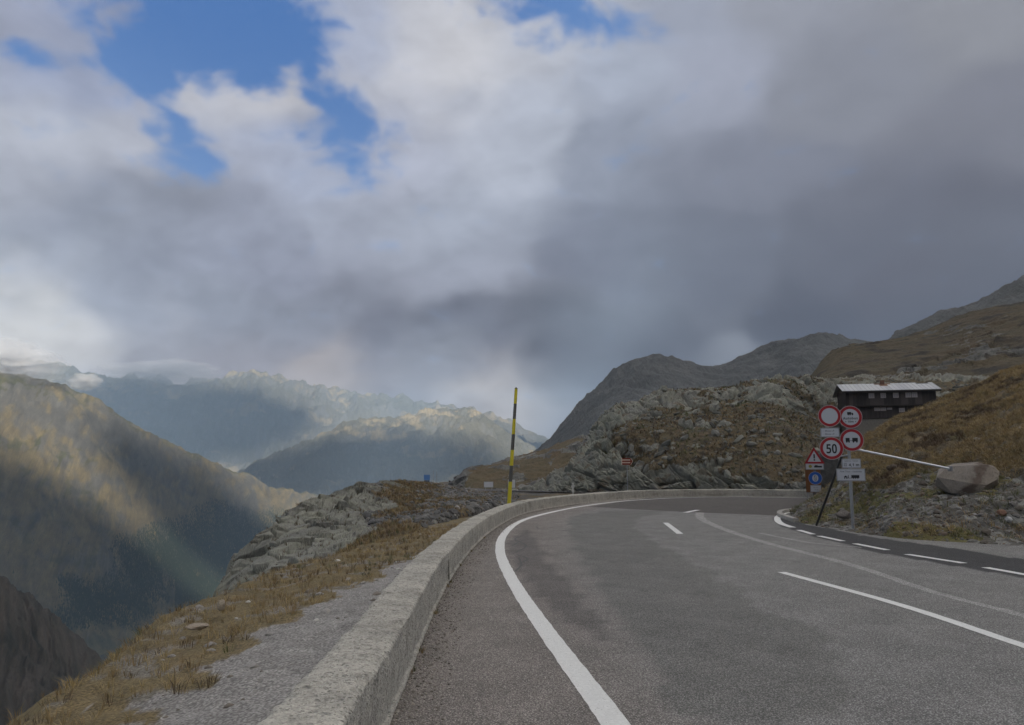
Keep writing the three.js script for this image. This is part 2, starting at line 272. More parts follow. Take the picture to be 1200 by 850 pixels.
function wallOffset(x, z) {   // metres inside (+) or outside (-) the wall's road face
  let best = 1e9, k = 0; for (let i = 0; i < 600; i += 1) { const q = wallLUT[i], d = (q.x - x) ** 2 + (q.z - z) ** 2; if (d < best) { best = d; k = i; } }
  const a = wallLUT[Math.max(0, k - 1)], b = wallLUT[Math.min(600, k + 1)], tx = b.x - a.x, tz = b.z - a.z, l = Math.hypot(tx, tz);
  return (-(x - wallLUT[k].x) * tz + (z - wallLUT[k].z) * tx) / l;
}
const inkPoly = (pts) => { const c = pts.map(([x, y]) => G(x, y)); return (x, z) => { let s = false; for (let i = 0, j = c.length - 1; i < c.length; j = i++) if ((c[i].z > z) !== (c[j].z > z) && x < (c[j].x - c[i].x) * (z - c[i].z) / (c[j].z - c[i].z) + c[i].x) s = !s; return s; }; };
const darkStrip = inkPoly([[668, 606], [668, 622], [678, 645], [700, 685], [724, 718], [760, 780], [800, 850], [1010, 850], [1000, 790], [950, 742], [880, 700], [815, 660], [765, 635], [742, 618], [748, 606], [790, 599], [720, 598]]);
const farDark = inkPoly([[690, 594], [740, 597], [800, 600], [900, 604], [960, 608], [1040, 600], [1040, 583], [950, 581], [850, 581], [762, 583]]);
const newLane = inkPoly([[905, 607], [915, 617], [960, 631], [1030, 648], [1120, 664], [1300, 694], [1500, 730], [1500, 690], [1300, 668], [1200, 656], [1120, 643], [1060, 635], [1010, 628], [975, 620], [945, 615], [930, 604]]);
const smear = inkPoly([[590, 640], [620, 620], [640, 660], [700, 720], [720, 760], [660, 720], [625, 690]]);
function roadTint(p) {
  const wob = fbm(p.x * 0.9, 1, p.z * 0.9, 3) * 0.35, x = p.x + wob, z = p.z + wob * 2;
  const d = wallOffset(p.x, p.z);
  const ex = p.z < -12 ? 1.0 : 1.35;
  let c = [0.216, 0.210, 0.204];                                            // worn lane, a little purple
  c = mix3(c, [0.226, 0.203, 0.187], smooth(2.8, 1.0, d));                  // reddish dust toward the wall
  if (darkStrip(x, z)) c = [0.172, 0.168, 0.160];
  if (smear(x, z)) c = mix3(c, [0.11, 0.10, 0.098], 0.6);
  if (farDark(p.x, p.z)) c = [0.098, 0.088, 0.082];
  if (newLane(p.x + wob * 0.12, p.z)) c = [0.052, 0.051, 0.053];
  const m = 1 + 0.15 * fbm(p.x * 0.35, 4, p.z * 0.22, 3) + 0.16 * fbm(p.x * 2.2, 2, p.z * 1.4, 3);
  const k = m * 1.95; return [c[0] * k, c[1] * k, c[2] * k];
}
const asphaltMat = new THREE.MeshStandardMaterial({ vertexColors: true, map: T.asphalt, bumpMap: T.asphaltBump, bumpScale: 0.006, roughness: 0.92 });
function roadSheet(x0, x1, z0, z1, step) {
  const nu = Math.round((x1 - x0) / step), nv = Math.round((z0 - z1) / step);
  const pos = [], idx = [], map = new Int32Array((nu + 1) * (nv + 1)).fill(-1), inside = new Uint8Array((nu + 1) * (nv + 1));
  for (let j = 0; j <= nv; j++) for (let i = 0; i <= nu; i++) inside[j * (nu + 1) + i] = wallOffset(x0 + i * step, z0 - j * step) > -0.25 ? 1 : 0;
  const vert = (i, j) => { const k = j * (nu + 1) + i; if (map[k] < 0) { map[k] = pos.length / 3; pos.push(x0 + i * step, 0, z0 - j * step); } return map[k]; };
  for (let j = 0; j < nv; j++) for (let i = 0; i < nu; i++) { const k = j * (nu + 1) + i; if (inside[k] && inside[k + 1] && inside[k + nu + 1] && inside[k + nu + 2]) { const a = vert(i, j), b = vert(i + 1, j), c = vert(i, j + 1), d = vert(i + 1, j + 1); idx.push(a, b, d, a, d, c); } }
  const g = new THREE.BufferGeometry(); g.setAttribute('position', new THREE.Float32BufferAttribute(pos, 3)); g.setIndex(idx);
  const col = [], uv = [], nor = [], p = V(0, 0, 0); for (let k = 0; k < pos.length; k += 3) { p.set(pos[k], 0, pos[k + 2]); col.push(...roadTint(p)); uv.push(p.x, p.z); nor.push(0, 1, 0); }
  g.setAttribute('color', new THREE.Float32BufferAttribute(col, 3)); g.setAttribute('uv', new THREE.Float32BufferAttribute(uv, 2)); g.setAttribute('normal', new THREE.Float32BufferAttribute(nor, 3));
  return g;
}
const road = new THREE.Mesh(mergeGeometries([roadSheet(-2, 14, 4, -32, 0.125), roadSheet(-2, 14, 10, 4, 0.5), roadSheet(-2, 14, -32, -50, 0.25), roadSheet(14, 40, 10, -50, 0.5)]), asphaltMat); road.name = 'road';
structure(road, 'worn grey asphalt road bending right');

// painted markings: thin sheets on the road
const paintMat = new THREE.MeshStandardMaterial({ color: RGB(0.78, 0.78, 0.77), map: T.paint, bumpMap: T.asphaltBump, bumpScale: 0.002, roughness: 0.75 });
const ghostMat = new THREE.MeshStandardMaterial({ color: RGB(0.27, 0.26, 0.255), map: T.asphalt, bumpMap: T.asphaltBump, bumpScale: 0.004, roughness: 0.9 });
ghostMat.color.multiplyScalar(2.4);
const tarMat = std(0.06, 0.057, 0.055, 0.7);
function ribbon(points, width, y, rag, seed) {
  const c = new THREE.CatmullRomCurve3(points.map((p) => V(p.x, 0, p.z)), false, 'centripetal'), L = c.getLength(), n = Math.max(2, Math.ceil(L / 0.12));
  const pos = [], idx = [], uv = [], w = Array.isArray(width) ? width : [width, width];
  for (let i = 0; i <= n; i++) {
    const t = i / n, p = c.getPointAt(t), d = c.getTangentAt(t), hw = mix(w[0], w[1], t) / 2;
    const e1 = hw + rag * n3(i * 0.55, seed, 3.3), e2 = hw + rag * n3(i * 0.6, seed + 9, 7.7);
    pos.push(p.x - d.z * e1, y, p.z + d.x * e1, p.x + d.z * e2, y, p.z - d.x * e2); uv.push(p.x - d.z * e1, p.z + d.x * e1, p.x + d.z * e2, p.z - d.x * e2);
    if (i) { const a = i * 2 - 2; idx.push(a, a + 3, a + 1, a, a + 2, a + 3); }
  }
  const g = new THREE.BufferGeometry(); g.setAttribute('position', new THREE.Float32BufferAttribute(pos, 3)); g.setAttribute('uv', new THREE.Float32BufferAttribute(uv, 2));
  g.setAttribute('normal', new THREE.Float32BufferAttribute(new Array(pos.length / 3).fill([0, 1, 0]).flat(), 3)); g.setIndex(idx); return g;
}
mesh('edge_line', ribbon(edgePath.getSpacedPoints(90), 0.19, 0.005, 0.012, 1), paintMat, road);
for (const [list, w] of [
  [[[1330, 800], [1200, 757.5], [1060, 711], [916, 671]], 0.14], [[[797, 626], [788, 619], [780, 613]], 0.16], [[[803, 601], [818, 598]], 0.2],
  [[[1330, 697], [1155, 665.5]], 0.15], [[1130, 660.5], [1063, 650]], [[1040, 645], [1002, 637.5]], [[988, 634.5], [960, 628.5]], [[953, 626.5], [936, 621.5]],
  [[[929, 618.5], [917, 614.5], [911.5, 610], [913, 605], [924, 601], [938, 600]], 0.2],
].map((e) => typeof e[1] === 'number' ? e : [e, 0.15])) mesh('lane_marking', ribbon(list.map(([x, y]) => G(x, y)), w, 0.005, 0.008, list[0][0]), paintMat, road);
mesh('faded_line', ribbon([[1300, 750], [1200, 722], [1100, 696], [1000, 663], [900, 637], [850, 621], [822, 608], [820, 601]].map(([x, y]) => G(x, y)), [0.14, 0.3], 0.004, 0.03, 5), ghostMat, road);
mesh('faded_line', ribbon([[1010, 642], [955, 637], [925, 632], [890, 625]].map(([x, y]) => G(x, y)), 0.1, 0.004, 0.03, 6), ghostMat, road);
{
  const r = rng(5);
  for (const pts of [[[603, 648], [615, 640], [603, 632], [612, 628]], [[600, 640], [612, 634], [622, 633]], [[606, 662], [616, 655], [604, 650]], [[612, 618], [624, 617], [630, 620]], [[604, 670], [610, 662], [607, 654]], [[640, 608], [652, 606], [660, 607]]])
    mesh('crack_seal', ribbon(pts.map(([x, y]) => G(x + r() * 2, y)), 0.035, 0.0045, 0.014, pts[0][0]), tarMat, road);
}

// low kerb round the end of the verge on the right
{
  const c = new THREE.CatmullRomCurve3([[10.9, -30.2], [10.0, -29.0], [9.2, -27.0], [8.8, -25.0], [8.62, -23.9]].map(([x, z]) => V(x, 0, z)));
  const sh = new THREE.Shape(); sh.moveTo(0, -0.09); sh.lineTo(-0.10, -0.09); sh.quadraticCurveTo(-0.12, -0.09, -0.12, -0.07); sh.lineTo(-0.12, 0.07); sh.quadraticCurveTo(-0.12, 0.09, -0.10, 0.09); sh.lineTo(0, 0.09);
  const k = new THREE.Mesh(new THREE.ExtrudeGeometry(sh, { steps: 50, extrudePath: c, curveSegments: 4 }), new THREE.MeshStandardMaterial({ color: RGB(0.44, 0.43, 0.41), map: T.concrete, roughness: 0.9 })); k.name = 'kerb';
  structure(k, 'pale concrete kerb round the foot of the right bank');
}

// ---- verge outside the wall: trodden grit, then dry grass, then the drop
const vergeEnd = 0.80;
function vergeEdge(z) { return 2.75 + 0.75 * smooth(-6, -11, z) - 0.9 * smooth(-14, -22, z) + 0.35 * n3(z * 0.5, 3, 1) + 0.2 * n3(z * 1.7, 1, 1); }
const gritEdge = (z) => mix(1.55, 0.7, smooth(-9.5, -17, z)) + 0.55 * fbm(z * 0.6, 9, 2, 3);
const isGrass = (p, o) => { const g = o - gritEdge(p.z); return Math.min(g, 0.55) + 1.3 * fbm(p.x * 1.1, 3, p.z * 1.1, 4) > 0.1 ? 1 : 0; };
const vergeGeo = (() => {
  const nu = 520, nv = 150, tan = V(0, 0, 0), q = V(0, 0, 0);
  const offs = []; for (let j = 0; j <= nv; j++) { const t = j / nv; offs.push(0.36 + 4.6 * t ** 1.35 + (t > 0.72 ? (t - 0.72) ** 2 * 260 : 0)); }
  const g = gridGeometry(nu, nv, (u, v, p, i, j) => {
    const s = (u ** 0.9) * vergeEnd; wallPath.getPointAt(s, q); wallPath.getTangentAt(s, tan); const o = offs[j];
    p.set(q.x + tan.z * o, 0, q.z - tan.x * o);
    const e = vergeEdge(q.z), past = Math.max(0, o - e);
    p.y = 0.0 - 0.055 * o - 0.07 * smooth(1.0, e, o) - 0.75 * past - 0.10 * past * past * smooth(0, 3, past) * (past < 4 ? 1 : 4 / past);
    p.y += 0.07 * fbm(p.x * 0.8, 2, p.z * 0.8, 4) * smooth(0.4, 1.6, o) + 0.03 * fbm(p.x * 4, 2, p.z * 4, 3) * smooth(0.5, 1.5, o) - 0.2 * smooth(-24, -46, q.z) * smooth(0.3, 3, o);
  });
  finish(g, nu, nv, null, (p, n, u, v) => {
    const o = offs[Math.round(v * nv)], a = 0.5 + 0.5 * fbm(p.x * 2.4, 1, p.z * 2.4, 3);
    let c = isGrass(p, o) ? mix3([0.20, 0.145, 0.07], [0.13, 0.105, 0.05], a) : mix3([0.23, 0.218, 0.208], [0.31, 0.297, 0.284], a);
    if (isGrass(p, o) && fbm(p.x * 1.6, 7, p.z * 1.6, 3) > 0.16) c = mix3([0.21, 0.20, 0.185], c, 0.3);
    return c.map((x) => x * 1.5);
  }, 1);
  return g;
})();
const verge = new THREE.Mesh(vergeGeo, new THREE.MeshStandardMaterial({ vertexColors: true, map: T.gravel, bumpMap: T.gravelBump, bumpScale: 0.02, roughness: 0.98 })); verge.name = 'verge';
structure(verge, 'gravel and dry grass verge outside the concrete parapet');

// ---- colours of the land
const DRY = [0.150, 0.112, 0.052], RUST = [0.100, 0.064, 0.032], OLIVE = [0.074, 0.070, 0.030], SOIL = [0.070, 0.060, 0.048];
const LICHEN = [0.235, 0.238, 0.19], STONE = [0.185, 0.183, 0.170], SLATE = [0.082, 0.081, 0.080];
const scaled = (c, k) => [c[0] * k, c[1] * k, c[2] * k];
function turf(p, f) {   // dry alpine grass in several hues, by patch
  const a = 0.5 + 0.9 * fbm(p.x * f, p.y * f, p.z * f, 4), b = 0.5 + 1.0 * fbm(p.x * f * 2.7 + 8, p.y * f * 2.7, p.z * f * 2.7, 3);
  return mix3(mix3(DRY, RUST, clamp(a)), OLIVE, clamp(b * 1.1 - 0.3));
}

// ---- bank and grassy slope on the right
const bankRows = [
  [V(15, -0.15, -34), V(10.6, -0.12, -29.6), V(8.75, -0.06, -24.2), V(8.55, -0.05, -21.2), V(9.0, -0.05, -18.4), V(10.0, -0.05, -17.1), V(10.7, -0.05, -16.4), V(11.5, -0.05, -15.9), V(13, -0.05, -14.6), V(14.5, -0.05, -12.5)],
  [V(16, 0.25, -34.8), P(937, 600, 32.3), P(952, 603, 26.6), P(995, 607, 24.1), P(1040, 610, 21.9), P(1085, 613, 21.2), P(1130, 617, 21.0), P(1185, 619, 21.0), P(1270, 615, 20.9), P(1350, 610, 20.5)],
  [V(17.5, 0.9, -35), P(948, 594, 34.5), P(966, 588, 29.4), P(1003, 574, 27.0), P(1050, 570, 24.6), P(1098, 570, 23.4), P(1148, 569, 23.0), P(1200, 566, 22.9), P(1280, 555, 22.7), P(1360, 545, 22.4)],
  [V(20, 1.8, -37), P(966, 588, 38), P(982, 566, 33.5), P(1009, 537, 31.5), P(1052, 520, 29.8), P(1100, 510, 29), P(1150, 503, 28.6), P(1205, 492, 28.4), P(1285, 470, 28), P(1370, 450, 28)],
  [V(24, 2.6, -41), P(985, 585, 44), P(998, 550, 40), P(1014, 518, 38.5), P(1052, 495, 39.5), P(1100, 474, 41.5), P(1150, 452, 43.5), P(1205, 427, 45), P(1290, 398, 46), P(1380, 370, 47)],
  [V(30, 2.4, -48), P(1010, 580, 52), P(1025, 555, 49), P(1035, 528, 49), P(1075, 508, 53), P(1115, 492, 56), P(1160, 472, 60), P(1210, 450, 62), P(1300, 420, 64), P(1390, 390, 66)],
];
const scree = (p) => smooth(1.7, 0.9, p.y + 1.3 * fbm(p.x * 0.35, p.y * 0.5, p.z * 0.35, 4) + 0.25 * n3(p.x * 2, p.y * 2, p.z * 2)) ;
const bankGeo = land(bankRows, 620, 360, {
  disp: (p, u, v) => { const s = scree(p); const w = worley(p.x * 2.6, p.y * 2.6, p.z * 2.6); const e = smooth(0.0, 0.16, v); return e * (0.42 * fbm(p.x * 0.35, p.y * 0.35, p.z * 0.35, 4) + mix(0.16 * fbm(p.x * 1.6, p.y * 1.6, p.z * 1.6, 4) + 0.20 * (0.5 - w[0]), 0.10 * (0.6 - w[0]), s) + 0.05 * n3(p.x * 6, p.y * 6, p.z * 6)); },
  tint: (p) => {
    const s = scree(p), stones = worley(p.x * 5, p.y * 5, p.z * 5), patch = fbm(p.x * 0.7, p.y * 0.7, p.z * 0.7, 4);
    let c = turf(p, 0.5); c = mix3(c, scaled(SOIL, 0.8), smooth(0.05, 0.28, fbm(p.x * 0.9 + 2, p.y * 1.8, p.z * 0.9, 4)) * 0.8); c = mix3(c, [0.20, 0.145, 0.066], 0.7 * smooth(-0.05, 0.3, fbm(p.x * 0.25 + 5, p.y * 0.3, p.z * 0.25, 3)));
    const debris = mix3(mix3(SOIL, SLATE, stones[2]), STONE, stones[2] > 0.82 ? 0.9 : 0.15);
    if (s > 0.5 && patch < 0.10) c = debris; else if (s > 0.5) c = mix3(c, [0.095, 0.098, 0.03], 0.6);
    else if (fbm(p.x * 1.3 + 4, p.y * 1.3, p.z * 1.3, 3) > 0.30) c = mix3(debris, c, 0.35);
    return scaled(c, GR);
  }, uvm: 1,
});
const bank = new THREE.Mesh(bankGeo, landMaterial(2.4, 0.05)); bank.name = 'grassy_bank';
structure(bank, 'brown grassy slope with stony foot right of the road');

// ---- flat ground of the pass beyond the parapet
const flatGeo = gridGeometry(170, 200, (u, v, p) => { const z = -27 - 190 * v ** 1.3; p.set(mix(-2.5 - 1.5 * smooth(0, 0.3, v) - 14 * smooth(0.3, 0.75, v), 80 + 40 * v, u), 0, z); p.y = -0.75 - 0.0062 * Math.max(0, -z - 45) + 0.12 * fbm(p.x * 0.2, 1, p.z * 0.2, 4); });
finish(flatGeo, 170, 200, null, (p) => { const c = fbm(p.x * 0.25, 3, p.z * 0.25, 4) > 0.02 ? turf(p, 0.3) : mix3(SOIL, SLATE, 0.5 + n3(p.x, 0, p.z)); return scaled(c, GR); }, 1);
const flat = new THREE.Mesh(flatGeo, landMaterial(3, 0.08)); flat.name = 'pass_ground';
structure(flat, 'dark stony ground of the pass beyond the parapet');

// ---- the road that goes on below, round the knoll
{
  const pts = [V(30, 0, -70), V(16, 0, -80), V(6, 0, -88), P(600, 578, 94), P(560, 576, 99), P(530, 572.5, 112), P(508, 568.5, 136), P(494, 565.5, 165), P(486, 565, 200)].map((p, i) => V(p.x, -1.0 - 0.25 * smooth(0, 8, i), p.z));
  const r = new THREE.Mesh(ribbon(pts, 5.5, 0, 0.1, 4), new THREE.MeshStandardMaterial({ color: RGB(0.2, 0.19, 0.19), map: T.asphalt, roughness: 0.95 })); r.name = 'lower_road';
  const g = r.geometry.attributes.position; for (let i = 0; i < g.count; i++) g.setY(i, -0.62 - 0.0062 * Math.max(0, -g.getZ(i) - 45));
  r.geometry.computeVertexNormals(); structure(r, 'narrow grey road running on past the rocky hill');
}

// ---- rocky knoll above the valley
const knollRows = [
  [P(150, 900, 17), P(228, 760, 19), P(264, 725, 19.5), P(306, 700, 19.8), P(365, 672, 20), P(420, 650, 20.5), P(468, 630, 22), P(514, 608, 28), P(560, 594, 36), P(605, 588, 46)],
  [P(165, 880, 22), P(236, 742, 22.5), P(268, 700, 23), P(310, 668, 23.5), P(366, 640, 25), P(420, 620, 27), P(470, 606, 31), P(515, 592, 38), P(560, 584, 50), P(605, 581, 62)],
  [P(180, 870, 26), P(243, 728, 26), P(274, 677, 27), P(318, 637, 28.5), P(370, 609, 31), P(425, 593, 35), P(475, 583, 42), P(515, 579, 53), P(560, 578, 70), P(605, 579, 80)],
  [P(195, 860, 30), P(250, 712, 28.5), P(284, 655, 31), P(333, 607, 34), P(370, 588, 38), P(425, 572.5, 46), P(475, 566, 58), P(510, 568, 72), P(555, 575, 88), P(605, 579, 96)],
  [P(205, 930, 38), P(262, 800, 38), P(300, 730, 44), P(352, 675, 50), P(388, 645, 57), P(435, 610, 68), P(478, 585, 82), P(510, 576, 96), P(555, 580, 104), P(605, 583, 110)],
];
const knollRock = (p) => { const [x, y] = pixelOf(p); const k = smooth(500, 350, x) * 0.6 + 0.25 - 0.012 * Math.max(0, y - 560 - (520 - x) * 0.50) + 0.004 * Math.max(0, 330 - x); return k + 0.55 * fbm(p.x * 0.22, p.y * 0.3, p.z * 0.22, 4); };
const knollGeo = land(knollRows, 640, 340, { skirt: 1.5,
  disp: (p, u, v) => { const m = smooth(0.28, 0.45, knollRock(p)); const fa = facets(p, 1.2, 0.75, 0.10, 0.34), fb = facets(V(p.x + 40, p.y, p.z), 0.45, 0.75, 0.16, 0.4); return 0.35 * fbm(p.x * 0.3, p.y * 0.3, p.z * 0.3, 4) + m * (fa[0] + fb[0]) + (1 - m) * 0.09 * fbm(p.x * 1.5, p.y * 1.5, p.z * 1.5, 3); },
  tint: (p, n) => {
    const k = knollRock(p), w = [0, 0, facets(p, 1.2, 0.75, 0.10, 0.34)[1]], [px] = pixelOf(p);
    if (k > 0.36 + 0.1 * n3(p.x * 2, p.y * 2, p.z * 2)) { const t = 0.5 + 0.9 * fbm(p.x * 1.2, p.y * 1.2, p.z * 1.2, 4); return scaled(mix3(mix3(STONE, LICHEN, clamp(t)), SLATE, clamp(w[2] * 0.9 - 0.35)), GR * 0.82); }
    const stony = fbm(p.x * 0.16 + 3, 1, p.z * 0.16, 3) + 0.0035 * (px - 500);
    const s = worley(p.x * 2.4, p.y * 2.4, p.z * 2.4);
    return scaled(stony > 0.08 ? mix3(SLATE, s[2] > 0.86 ? STONE : SOIL, s[2] > 0.86 ? 0.9 : s[2] * 0.6) : mix3(turf(p, 0.35), SOIL, 0.25), GR);
  }, uvm: 1,
});
const knoll = new THREE.Mesh(knollGeo, landMaterial(2.2, 0.035)); knoll.name = 'rocky_knoll';
structure(knoll, 'grey slabby rock knoll beyond the verge above the valley');

// ---- the rocky hill behind the bend
const cragRows = [
  [P(560, 582, 96), P(610, 581, 92), P(650, 580, 88), P(685, 579, 85), P(725, 578, 83), P(785, 578, 81), P(850, 578, 79), P(920, 580, 77), P(990, 580, 75), P(1060, 578, 74), P(1160, 575, 74)],
  [P(575, 580, 99), P(622, 572, 95), P(655, 560, 90), P(688, 550, 86.5), P(725, 550, 84), P(785, 552, 82.3), P(850, 552, 80.5), P(920, 550, 79), P(990, 548, 78), P(1060, 540, 78), P(1160, 535, 79)],
  [P(585, 579, 103), P(636, 566, 98), P(672, 540, 94), P(697, 518, 91), P(730, 512, 89), P(785, 512, 88), P(850, 508, 88), P(920, 508, 87), P(990, 530, 92), P(1060, 528, 94), P(1160, 520, 98)],
  [P(595, 579, 108), P(650, 562, 104), P(689, 520, 100), P(710, 488, 97), P(742, 476, 96), P(790, 474, 96), P(850, 474, 98), P(920, 470, 100), P(990, 506, 118), P(1060, 504, 120), P(1160, 498, 124)],
  [P(600, 579, 114), P(663, 556, 112), P(700, 506, 109), P(717, 482, 104), P(745, 468, 105), P(800, 457, 108), P(850, 456, 113), P(920, 444, 118), P(985, 446, 136), P(1060, 446, 142), P(1160, 444, 148)],
  [P(610, 580, 126), P(675, 560, 125), P(715, 520, 125), P(730, 500, 122), P(755, 488, 124), P(805, 476, 130), P(855, 470, 140), P(925, 462, 150), P(985, 455, 170), P(1060, 455, 175), P(1160, 454, 180)],
];
const cragRock = (p, v) => { const [x, y] = pixelOf(p); let k = 0.40 + 1.0 * fbm(p.x * 0.085 + 2, p.y * 0.14, p.z * 0.085, 4) + 0.55 * fbm(p.x * 0.42, p.y * 0.5, p.z * 0.42, 4); k += 0.35 * smooth(760, 690, x) + 0.3 * smooth(555, 572, y); k -= 0.34 * smooth(830, 960, x) * smooth(470, 500, y) * smooth(575, 550, y); return k; };
const cragGeo = land(cragRows, 800, 360, { skirt: 2,
  disp: (p, u, v) => { const m = smooth(0.22, 0.42, cragRock(p, v)); return 1.3 * fbm(p.x * 0.1, p.y * 0.1, p.z * 0.1, 3) + (0.12 + 0.88 * m) * (facets(V(p.x - 30, p.y, p.z), 3.6, -0.9, 0.14, 0.42)[0] + facets(p, 1.4, -0.7, 0.18, 0.5)[0] + facets(V(p.x + 9, p.y, p.z), 0.6, -0.6, 0.22, 0.55)[0]) + 0.12 * fbm(p.x * 1.3, p.y * 1.3, p.z * 1.3, 3); },
  tint: (p, n) => {
    const k = cragRock(p), fa = facets(p, 1.3, -0.7, 0.28, 1.0), w = [0, 0, fa[1]], w2 = w, [px, py] = pixelOf(p);
    const t = 0.5 + 0.9 * fbm(p.x * 0.3, p.y * 0.3, p.z * 0.3, 4);
    if (k > 0.33 + 0.15 * n3(p.x * 1.2, p.y * 1.2, p.z * 1.2)) {
      let c = mix3(mix3(STONE, LICHEN, clamp(t)), SLATE, clamp(w2[2] * 0.9 - 0.35)); 
      if (n3(p.x * 0.8, p.y * 0.8 + 9, p.z * 0.8) > 0.32) c = mix3(c, RUST, 0.5);
      return scaled(c, GR * (0.85 + 0.3 * w[2]));
    }
        return scaled(mix3(mix3(turf(p, 0.3), SOIL, 0.45), scaled(SOIL, 0.6), smooth(0, 0.3, fbm(p.x * 0.9, p.y * 0.9, p.z * 0.9, 3))), GR);
  }, uvm: 1,
});
const cragHill = new THREE.Mesh(cragGeo, landMaterial(5, 0.10)); cragHill.name = 'rocky_hill';
structure(cragHill, 'broken grey rock outcrop with rusty turf behind the bend');

// ---- low grassy shoulder left of it, with a rock end over the lower road
const shoulderRows = [
  [P(500, 585, 118), P(536, 578, 110), P(560, 578, 106), P(600, 579, 103), P(640, 580, 101), P(690, 580, 100), P(760, 575, 100)],
  [P(505, 584, 121), P(537, 572, 112), P(560, 566, 110), P(600, 562, 110), P(640, 555, 110), P(690, 545, 110), P(760, 540, 110)],
  [P(510, 583, 126), P(539, 560, 116), P(560, 553, 117), P(600, 546, 119), P(640, 535, 121), P(690, 522, 122), P(760, 515, 122)],
  [P(515, 582, 132), P(545, 554, 122), P(572, 546, 128), P(602, 538, 133), P(642, 527, 137), P(690, 511, 140), P(760, 500, 142)],
  [P(520, 582, 140), P(550, 565, 135), P(575, 555, 150), P(605, 550, 160), P(645, 540, 165), P(690, 525, 170), P(760, 515, 175)],
];
const shoulderGeo = land(shoulderRows, 400, 190, { skirt: 2,
  disp: (p) => { const w = crag(p, 1.5, -0.5), m = smooth(-0.02, 0.2, fbm(p.x * 0.12, p.y * 0.2, p.z * 0.12, 3) + 0.4 * smooth(560, 540, pixelOf(p)[0])); return 0.8 * fbm(p.x * 0.12, p.y * 0.12, p.z * 0.12, 4) + m * (0.9 * (w[2] - 0.5)) + 0.35 * fbm(p.x * 0.7, p.y * 0.7, p.z * 0.7, 3); },
  tint: (p, n) => { const m = fbm(p.x * 0.12, p.y * 0.2, p.z * 0.12, 3) + 0.4 * smooth(560, 540, pixelOf(p)[0]) + 0.3 * fbm(p.x * 0.7, p.y * 0.7, p.z * 0.7, 3); return scaled(m > 0.05 ? mix3(STONE, SLATE, crag(p, 1.5, -0.5)[2]) : mix3(turf(p, 0.12), SOIL, 0.4), GR); }, uvm: 1,
});
const shoulder = new THREE.Mesh(shoulderGeo, landMaterial(5, 0.15)); shoulder.name = 'grassy_shoulder';
structure(shoulder, 'brown grassy shoulder with rock end above the lower road');

// ---- brown hill behind the house
const hillRows = [
  [P(900, 480, 190), P(960, 470, 185), P(1020, 465, 180), P(1080, 465, 176), P(1140, 462, 172), P(1200, 460, 170), P(1270, 455, 170), P(1360, 450, 170)],
  [P(915, 470, 235), P(965, 450, 225), P(1022, 442, 222), P(1080, 438, 220), P(1140, 434, 216), P(1200, 430, 212), P(1275, 425, 210), P(1365, 415, 210)],
  [P(930, 462, 275), P(972, 428, 265), P(1026, 417, 268), P(1082, 408, 270), P(1140, 398, 268), P(1202, 390, 262), P(1280, 380, 258), P(1370, 370, 255)],
  [P(945, 452, 310), P(984, 410, 305), P(1030, 402, 315), P(1084, 389, 322), P(1136, 371, 326), P(1205, 359, 330), P(1285, 345, 330), P(1375, 330, 330)],
  [P(960, 470, 360), P(990, 440, 365), P(1035, 425, 375), P(1090, 410, 385), P(1140, 392, 390), P(1210, 380, 395), P(1290, 365, 395), P(1380, 350, 395)],
];
const hillRock = (p) => 0.8 * fbm(p.x * 0.03 + 7, p.y * 0.05, p.z * 0.03, 5, 0.6);
const hillGeo = land(hillRows, 520, 260, {
  disp: (p) => { const w = crag(p, 4, 0.4), w2 = crag(p, 1.8, 0.4), m = smooth(0.02, 0.2, hillRock(p)); return 5 * fbm(p.x * 0.022, p.y * 0.022, p.z * 0.022, 4) + m * (1.1 * (w[2] - 0.5) + 0.6 * (w2[2] - 0.5)) + 0.6 * fbm(p.x * 0.3, p.y * 0.3, p.z * 0.3, 3); },
  tint: (p) => { const k = hillRock(p), w = crag(p, 1.8, 0.4); if (k + 0.35 * fbm(p.x * 0.15, p.y * 0.2, p.z * 0.15, 3) > 0.22 + 0.1 * n3(p.x * 0.4, p.y * 0.4, p.z * 0.4)) return scaled(mix3(STONE, SLATE, w[2]), GR * 0.8); const t = mix3(turf(p, 0.05), SOIL, 0.5); return scaled(mix3(t, scaled(SOIL, 0.6), smooth(0, 0.3, fbm(p.x * 0.12, p.y * 0.12, p.z * 0.12, 4))), GR * 0.85); }, uvm: 1,
});
const hill = new THREE.Mesh(hillGeo, landMaterial(14, 0.5)); hill.name = 'brown_hill';
structure(hill, 'rounded brown hill with grey outcrops behind the wooden house');

// ---- mountains: rows of points, spurs and gullies worn by noise
function mountain(name, label, rows, nu, nv, amp, f, tintFn, grain, bump, gully = 0, jag = 0) {
  const g = land(rows, nu, nv, {
    lift: (p, u, v) => { const e = smooth(0, 0.12, v), gl = gully ? -gully * amp * smooth(0.0, 0.15, v) * smooth(0.98, 0.6, v) * (0.5 + 0.5 * ridged(u * 34 + fbm(u * 9, v * 5, 2, 3) * 1.5, v * 2.6, 3, 5)) : 0; const w = fbm(p.x * f * 0.6, 1, p.z * f * 0.6, 3) * 0.7; return amp * e * (0.75 * ridged(p.x * f + w, 4, p.z * f * 1.0 + w, 5) + 0.5 * fbm(p.x * f * 0.5, 7, p.z * f * 0.5, 3) - 0.35) + gl + amp * 0.07 * e * fbm(p.x * f * 13, p.y * f * 13, p.z * f * 13, 3) + jag * e * ridged(p.x * f * 1.9 + 3, 8, p.z * f * 0.8, 4); },
    tint: tintFn, uvm: 1,
  });
  const m = new THREE.Mesh(g, landMaterial(grain, bump)); m.name = name; structure(m, label); return g;
}
const STEEP = (n) => 1 - n.y;
